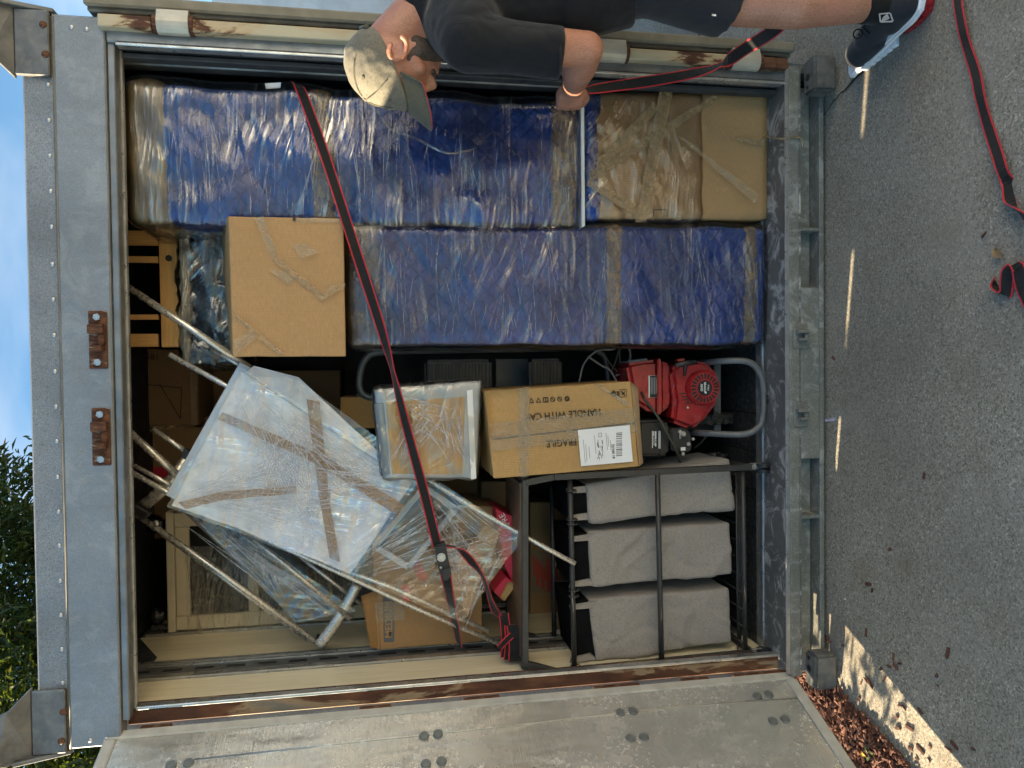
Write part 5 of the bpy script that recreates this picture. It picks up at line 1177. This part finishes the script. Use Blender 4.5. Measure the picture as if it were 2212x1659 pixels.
# far arm, reaching to the strap, and both legs
fs_ = W(985, -10, -.06); body += [('h', [(fs_, .055), (V((1.2, -.02, .95)), .042)]), ('h', [(V((1.2, -.02, .95)), .042), (V((1.16, -.12, .74)), .028)]), ('e', V((1.155, -.13, .69)), V((.03, 0, 0)), V((0, .03, 0)), V((0, 0, .055)))]
hip, kn, ca, an = W(1400, -75, -.42), W(1592, 8, -.37), W(1722, 12, -.42), W(1888, 16, -.425)
off = V((.34, -.05, 0))
for o_ in (V((0, 0, 0)), off):
    body += [('h', [(hip + o_, .09), (kn + o_, .06)]), ('h', [(kn + o_, .06), (ca + o_, .062)]), ('h', [(ca + o_, .062), (an + o_, .038)])]
body += [('h', [(W(1290, -20, -.36), .1), (hip, .1), (hip + off, .1)])]
blob('body', body, SKIN, mn, .0045, 5, .5)
# beard, eyes
blob('beard', [('h', [(H(.03, -.018, .06), .012), (H(.045, -.06, .05), .021), (H(.092, -.1, .016), .0215)]), ('h', [(H(.045, -.06, .048), .02), (H(.02, -.075, .044), .016), (H(.085, -.108, .01), .02)]), ('h', [(H(.09, -.104, .014), .0185), (H(.09, -.104, -.014), .0185)]), ('h', [(H(.022, -.03, -.058), .012), (H(.04, -.07, -.046), .016), (H(.09, -.104, -.014), .0185)]),
               ('h', [(H(.055, -.062, .042), .014), (H(.088, -.085, .02), .014)]), ('h', [(H(.098, -.045, .02), .009), (H(.106, -.044, 0), .0095)])], HAIR, mn, .004, 4, .5)
for sg in (1, -1): blob('eye', [('e', H(.082, .008, sg * .034), hf * .011, hu * .006, hs * .015)], plain('eye_dark', (.03, .015, .012), .4), mn, .003, 2)
# cap
def capz(f): return -.055 + (f + .1) * .66
cp = [];
for i in range(19):
    a = math.pi * i / 18
    for j in range(40):
        b = 2 * math.pi * j / 40; q_ = V((math.sin(a) * math.cos(b), math.sin(a) * math.sin(b), math.cos(a)))
        f, s, u = -.012 + .114 * q_.x, .09 * q_.y, .02 + .1 * q_.z
        if u < capz(f): u = capz(f)
        cp.append(H(f, u, s))
bm = bmesh.new(); bm_hull(bm, cp)
bmesh.ops.recalc_face_normals(bm, faces=bm.faces); me = D.meshes.new('c'); bm.to_mesh(me); bm.free()
tmp = D.objects.new('c', me); COL.objects.link(tmp); m_ = tmp.modifiers.new('r', 'REMESH'); m_.mode = 'VOXEL'; m_.voxel_size = .005; m_ = tmp.modifiers.new('s', 'SMOOTH'); m_.iterations = 5
bpy.context.view_layer.update(); nm = D.meshes.new_from_object(tmp.evaluated_get(bpy.context.evaluated_depsgraph_get())); D.objects.remove(tmp); nm.materials.clear()
for v in nm.vertices:
    d_ = (v.co - Hc).normalized(); v.co += d_ * (.0035 * nz(v.co, 26, 3) + .002 * nz(v.co, 60, 9))
cap = link('cap', nm, CAP, mn, smooth=True)
vs = []; fs = []
for i in range(17):
    b = -1.15 + 2.3 * i / 16; c0 = V((-.012 + .112 * math.cos(b), .09 * math.sin(b)))
    for j in range(7):
        e = j / 6; f = c0.x + e * .078 * (math.cos(b * .8) ** .6); s = c0.y * (1 - .1 * e); u = max(capz(c0.x), -.02) + .004 + e * .006 - .42 * (s * s) / .09 * (.3 + e * .9) * .9
        vs.append(H(f, u, s))
for i in range(16):
    for j in range(6): q_ = i * 7 + j; fs.append((q_, q_ + 7, q_ + 8, q_ + 1))
m = len(vs); vs2 = [v - hu * .005 for v in vs]; fs += [tuple(x + m for x in f_[::-1]) for f_ in fs]
rim = [i * 7 for i in range(17)] + [16 * 7 + j for j in range(1, 7)] + [i * 7 + 6 for i in range(15, -1, -1)] + [j for j in range(5, 0, -1)]
for x, y in zip(rim, rim[1:] + rim[:1]): fs.append((x, y, y + m, x + m))
br = fromdata('brim', vs + vs2, fs, CAPB, cap, True)
tube('brim_piping', [vs2[i * 7 + 6] for i in range(17)], .0016, plain('red_piping', (.4, .04, .05), .7), cap, 6)
disc('button', H(-.012, .119, 0), hu, .008, .006, CAP, cap, 12, .006)
for a in (-.9, .2, 1.3, 2.3): tube('seam', [H(-.012 + .1155 * math.cos(a) * math.sin(t), .02 + .102 * math.cos(t), .0915 * math.sin(a) * math.sin(t)) for t in [.12 + k * .13 for k in range(9)]], .0012, CAPB, cap, 5)
for a, tt in ((.75, .75), (1.9, .8), (-.3, .75)): disc('eyelet', H(-.012 + .1155 * math.cos(a) * math.sin(tt), .02 + .102 * math.cos(tt), .092 * math.sin(a) * math.sin(tt)), hf * math.cos(a) * math.sin(tt) + hu * math.cos(tt) + hs * math.sin(a) * math.sin(tt), .0045, .0015, CAPB, cap, 10)
tube('back_strap', [H(-.116 + .02 * abs(k / 4), -.03, .03 * k / 2.2) for k in range(-3, 4)], .007, CAPB, cap, 8)
patch('embroidery', [H(.099, .06, .03), H(.104, .075, .0), H(.102, .085, .0), H(.096, .07, .03)], STRAPR, cap, n=hf, nu=4, nv=3, amp=.002, f=60)
# clothes
up_ = W(1000, 20, -.28)
sw = [('h', [(W(918, 8, -.285), .082), (up_, .135)]), ('h', [(up_, .135), (W(1010, 60, -.36), .1), (sh, .076)]), ('h', [(up_, .135), (fs_, .075)]), ('h', [(up_, .135), (W(1270, -25, -.36), .122)]),
      ('f', W(1200, -10, -.35), .125, W(1348, -52, -.385), .132), ('h', [(sh, .076), (W(1105, 102, -.42), .066)]), ('f', W(1080, 100, -.42), .066, W(1212, 116, -.425), .066),
      ('h', [(fs_, .075), (V((1.2, -.03, 1.1)), .06)])]
shirt = blob('t_shirt', sw, SHIRT, mn, .007, 5, .6)
for v in shirt.data.vertices:
    p_ = v.co + WO[shirt]; a = nz((p_.x * 1.2, p_.y, p_.z * .6 + p_.x * .5), 11, 4); v.co += V((-.3, -.9, 0)) * (.011 * a + .007 * abs(nz(p_, 23, 6)))
tube('sleeve_hem', [W(1204 + 7 * math.cos(a), 116 + 52 * math.sin(a), -.425 + .066 * -math.cos(a)) for a in [k * .35 for k in range(18)]], .0025, SHIRT, shirt, 6, True)
sp = []
for o_ in (V((0, 0, 0)), off): sp += [('f', hip + o_, .125, W(1574, 8, -.375) + o_, .094), ('h', [(hip + o_, .125), (hip + o_ + V((0, 0, -.1)), .118)])]
sp += [('h', [(hip, .125), (hip + off, .125), (W(1345, -52, -.385), .115)])]
shorts = blob('shorts', sp, SHORTS, mn, .008, 5, .6)
for v in shorts.data.vertices:
    p_ = v.co + WO[shorts]; v.co += V((-.6, -.7, 0)) * (.010 * nz((p_.x, p_.y, p_.z * .6), 10, 2) + .005 * abs(nz(p_, 22, 3)))
patch('shirt_label', Q([(1538, 30), (1547, 31), (1547, 35), (1538, 34)], -.475), LABEL, shorts, nu=2, nv=2, amp=0, thick=.001)
for o_ in (V((0, 0, 0)), off):
    q = lambda x, y, z: V((x, y, z)) + o_
    blob('sock', [('f', an + o_ + (ca - an) * .16, .045, an + o_ + V((.003, -.0, -.05)), .047)], SOCK, mn, .005, 4)
    shoe = blob('shoe', [('h', [(q(1.035, -.465, .062), .04), (q(1.032, -.42, .09), .043), (q(1.026, -.40, .06), .043)]), ('h', [(q(1.03, -.41, .085), .043), (q(1.012, -.3, .055), .042)]),
                         ('h', [(q(1.015, -.32, .05), .046), (q(1.0, -.235, .04), .042), (q(.998, -.215, .034), .034)])], SHOE, mn, .005, 6, .6)
    ol = [(-.055, -.175), (-.05, -.2), (-.052, -.25), (-.045, -.32), (-.038, -.4), (-.042, -.46), (-.03, -.5), (0, -.512), (.03, -.5), (.042, -.46), (.04, -.4), (.044, -.32), (.05, -.25), (.035, -.19), (.0, -.165), (-.035, -.165)]
    def oc(y): return 1.035 - (.5 + y) * .11 if y > -.5 else 1.035
    rim_ = [(oc(y) + x * .98, y) for x, y in ol]
    sole = prism('sole', [q(x, y, .014 + .014 * max(0, (-.36 - y)) / .15) for x, y in rim_], (0, 0, .02), SOLEW, shoe, .005, 2)
    prism('heel_unit', [q(x, y, .001) for x, y in rim_ if y < -.36], (0, 0, .024), SOLER, shoe, .005, 2)
    for k in range(7):
        y = -.355 + k * .026; w_ = .05 if k < 6 else .036; prism('tread_pod', [q(oc(y) - w_, y - .0115, .001), q(oc(y) + w_, y - .0115, .001), q(oc(y) + w_ - .002, y + .0115, .001), q(oc(y) - w_, y + .0115, .001)], (0, 0, .016), SOLEW, shoe, .003)
    tube('lace_loop', [q(1.012 - .012, -.355, .13) + V((.012 * math.cos(a), -.004 * math.cos(a), .014 * math.sin(a))) for a in [k * .5236 for k in range(12)]], .0022, SOCK, shoe, 6, True)
    for k in range(4): tube('lace', [q(1.02 - .028, -.31 - k * .022, .082 + k * .008), q(1.012, -.305 - k * .022, .097 + k * .009), q(1.036, -.31 - k * .022, .083 + k * .008)], .003, SOCK, shoe, 6)
c_ = an + V((-.02, -.043, -.018)); dx, dz_ = V((.8, -.5, .0)).normalized(), V((-.05, -.1, 1)).normalized()
def lg(a, b): return PL(*(a, b), an + V((0, -.0485, 0)), V((-.25, -.97, .0)).normalized(), .0)
for q in ([(1898, 30), (1900, 47), (1903, 47), (1901, 30)], [(1921, 28), (1927, 46), (1930, 45), (1924, 28)], [(1899, 29), (1922, 27), (1922, 30), (1900, 32)], [(1901, 46), (1928, 45), (1928, 48), (1902, 49)], [(1903, 46), (1908, 36), (1917, 30), (1918, 36), (1910, 46)], [(1910, 40), (1918, 33), (1921, 40), (1912, 45)]):
    prism('sock_emblem', [lg(x, y) for x, y in q], (-.0002, -.001, 0), GREYPRINT, mn, 0)
# ------------------------------------------------------------------ white container beyond, on the right
t = thing('storage_container', 'white sheet-sided container parked behind on the right in the sun', 'container', (3.4, 4.4, 0))
box('side_panel', (2.47, 3.3, .12), (4.6, 5.6, 2.68), TRAILW, t, .01)
box('corner_post', (2.455, 3.28, .1), (2.53, 3.36, 2.74), plain('grey_post', (.3, .33, .35), .5, .3), t, .006)
box('top_rail', (2.455, 3.365, 2.62), (2.4695, 5.6, 2.74), ALU, t, .004)
for k in range(5): box('panel_rib', (2.462, 3.75 + k * .42, .2), (2.4695, 3.77 + k * .42, 2.615), TRAILW, t, .002)
for k in range(9): disc('rivet', (2.4692, 3.45 + k * .21, 2.55), (-1, 0, 0), .01, .005, ALU, t, 10, .005)
# ------------------------------------------------------------------ shrubs behind on the left
def shrub(label, c_, rx, ry, z0, z1, n, seed):
    r = random.Random(seed); t_ = thing('tall_shrub', label, 'shrub', (c_[0], c_[1], 0), 'tall shrubs behind the container')
    cx, cy = c_; zc, rz = (z0 + z1) / 2, (z1 - z0) / 2; vs = []; fs = []
    for k in range(5):
        a = r.uniform(0, 6.28); top = V((cx + math.cos(a) * rx * .6, cy + math.sin(a) * ry * .6, z1 * r.uniform(.6, .85)))
        b = V((cx + math.cos(a) * .12, cy + math.sin(a) * .12, 0)); md = b.lerp(top, .5) + V((r.uniform(-.1, .1), r.uniform(-.1, .1), .1))
        P_ = smooth_path([b, md, top], 5); tube('trunk', P_, [.045 * (1 - .8 * i / (len(P_) - 1)) for i in range(len(P_))], BARK, t_, 7)
    m = 0
    while m < n:
        d = V((r.gauss(0, 1), r.gauss(0, 1), r.gauss(0, 1))).normalized(); q = r.random() ** .3
        bump_ = 1 + .28 * noise.noise(d * 2.3 + V((seed, 0, 0))) + .12 * noise.noise(d * 6 + V((0, seed, 0)))
        p_ = V((cx + d.x * rx * q * bump_, cy + d.y * ry * q * bump_, zc + d.z * rz * q * bump_))
        if noise.noise(p_ * 2.6) < -.38: continue
        out = (d + V((r.gauss(0, .35), r.gauss(0, .35), .35 + r.gauss(0, .3)))).normalized()
        for k in range(9):
            base = p_ + out * (k * .018); a = k * 2.4 + r.uniform(-.3, .3); s1 = out.orthogonal().normalized(); s2 = out.cross(s1)
            ld = (out * r.uniform(.35, .9) + (s1 * math.cos(a) + s2 * math.sin(a))).normalized(); ld = (ld + V((0, 0, -.12))).normalized()
            sd = ld.cross(V((r.gauss(0, .4), r.gauss(0, .4), 1))).normalized(); ln = r.uniform(.07, .12); w_ = ln * .14; nn = sd.cross(ld)
            i0 = len(vs); vs += [base, base + ld * ln * .45 + sd * w_ + nn * w_ * .5, base + ld * ln - V((0, 0, ln * .1)), base + ld * ln * .45 - sd * w_ + nn * w_ * .5]
            fs += [(i0, i0 + 1, i0 + 2), (i0, i0 + 2, i0 + 3)]; m += 1
    fromdata('crown', vs, fs, LEAF, t_)
shrub('tall narrow-leaved shrub rising above the container top at its back left', (-2.0, 4.1), 1.5, .9, 1.6, 5.4, 60000, 1)
shrub('leafy shrub filling the gap left of the header bracket', (-2.75, 2.8), 1.0, .7, 1.2, 4.2, 24000, 2)
shrub('shrub at the far left beyond the others, mostly behind the open door', (-4.2, 4.3), 1.3, 1.0, .5, 4.8, 12000, 4)

t = thing('dapple_shrub', 'small sparse plant added in the mulch outside the open door to dapple the sun', 'plant', (-2.35, .1, .012))  # unseen plant, added to break up the sun passing the door
rr = random.Random(21); vs = []; fs = []
for k in range(26):
    a = rr.uniform(0, 6.28); tip = V((-2.35 + math.cos(a) * rr.uniform(.1, .4), .1 + math.sin(a) * rr.uniform(.1, .55), rr.uniform(.35, 1.5))); b = V((-2.35, .1, .01)) + V((rr.uniform(-.06, .06), rr.uniform(-.3, .3), 0))
    if k < 12: tube('stem', smooth_path([b, b.lerp(tip, .5) + V((0, 0, .08)), tip], 4), .003, BARK, t, 5)
    for j in range(22):
        p_ = b.lerp(tip, rr.uniform(.3, 1)); ld = V((rr.gauss(0, 1), rr.gauss(0, 1), rr.gauss(.2, .6))).normalized(); sd = ld.orthogonal().normalized(); ln = rr.uniform(.05, .1)
        i0 = len(vs); vs += [p_, p_ + ld * ln * .5 + sd * ln * .16, p_ + ld * ln, p_ + ld * ln * .5 - sd * ln * .16]; fs += [(i0, i0 + 1, i0 + 2, i0 + 3)]
fromdata('foliage', vs, fs, LEAF, t)

# ------------------------------------------------------------------ unseen white lorry, added behind the viewer for bounce light and film glare
t = thing('reflector_truck', 'unseen white box lorry added at the right as a sunlit reflector', 'truck', (4.6, -5.6, 0))
box('box_body', (3.4, -8.4, 1.05), (5.8, -2.6, 3.6), TRAILW, t, .03)
for k in range(7): box('side_rib', (3.385, -8.2 + k * .9, 1.12), (3.3995, -8.14 + k * .9, 3.52), ALU, t, .003)
box('chassis', (3.7, -8.3, .7), (5.5, -.6, 1.045), BLACKP, t, .02)
prism('cab', [V((3.45, -2.4, .75)), V((3.45, -.45, .75)), V((3.45, -.35, 1.6)), V((3.45, -.75, 2.55)), V((3.45, -2.4, 2.65))], (2.3, 0, 0), TRAILW, t, .06, 3)
prism('window', [V((3.444, -1.9, 1.75)), V((3.444, -.75, 1.75)), V((3.444, -.95, 2.4)), V((3.444, -1.9, 2.45))], (-.004, 0, 0), GLASSD, t, 0)
for y in (-7.2, -6.1, -1.4):
    for x in (3.6, 5.3):
        w_ = disc('wheel', (x, y, .47), (1, 0, 0), .47, .28, RUBBER, t, 28); disc('rim', (x - .004, y, .47), (1, 0, 0), .26, .02, BOLT, w_, 20)
print('objects', len(D.objects), 'tris', sum(sum(len(p.vertices) - 2 for p in me.polygons) * me.users for me in D.meshes))
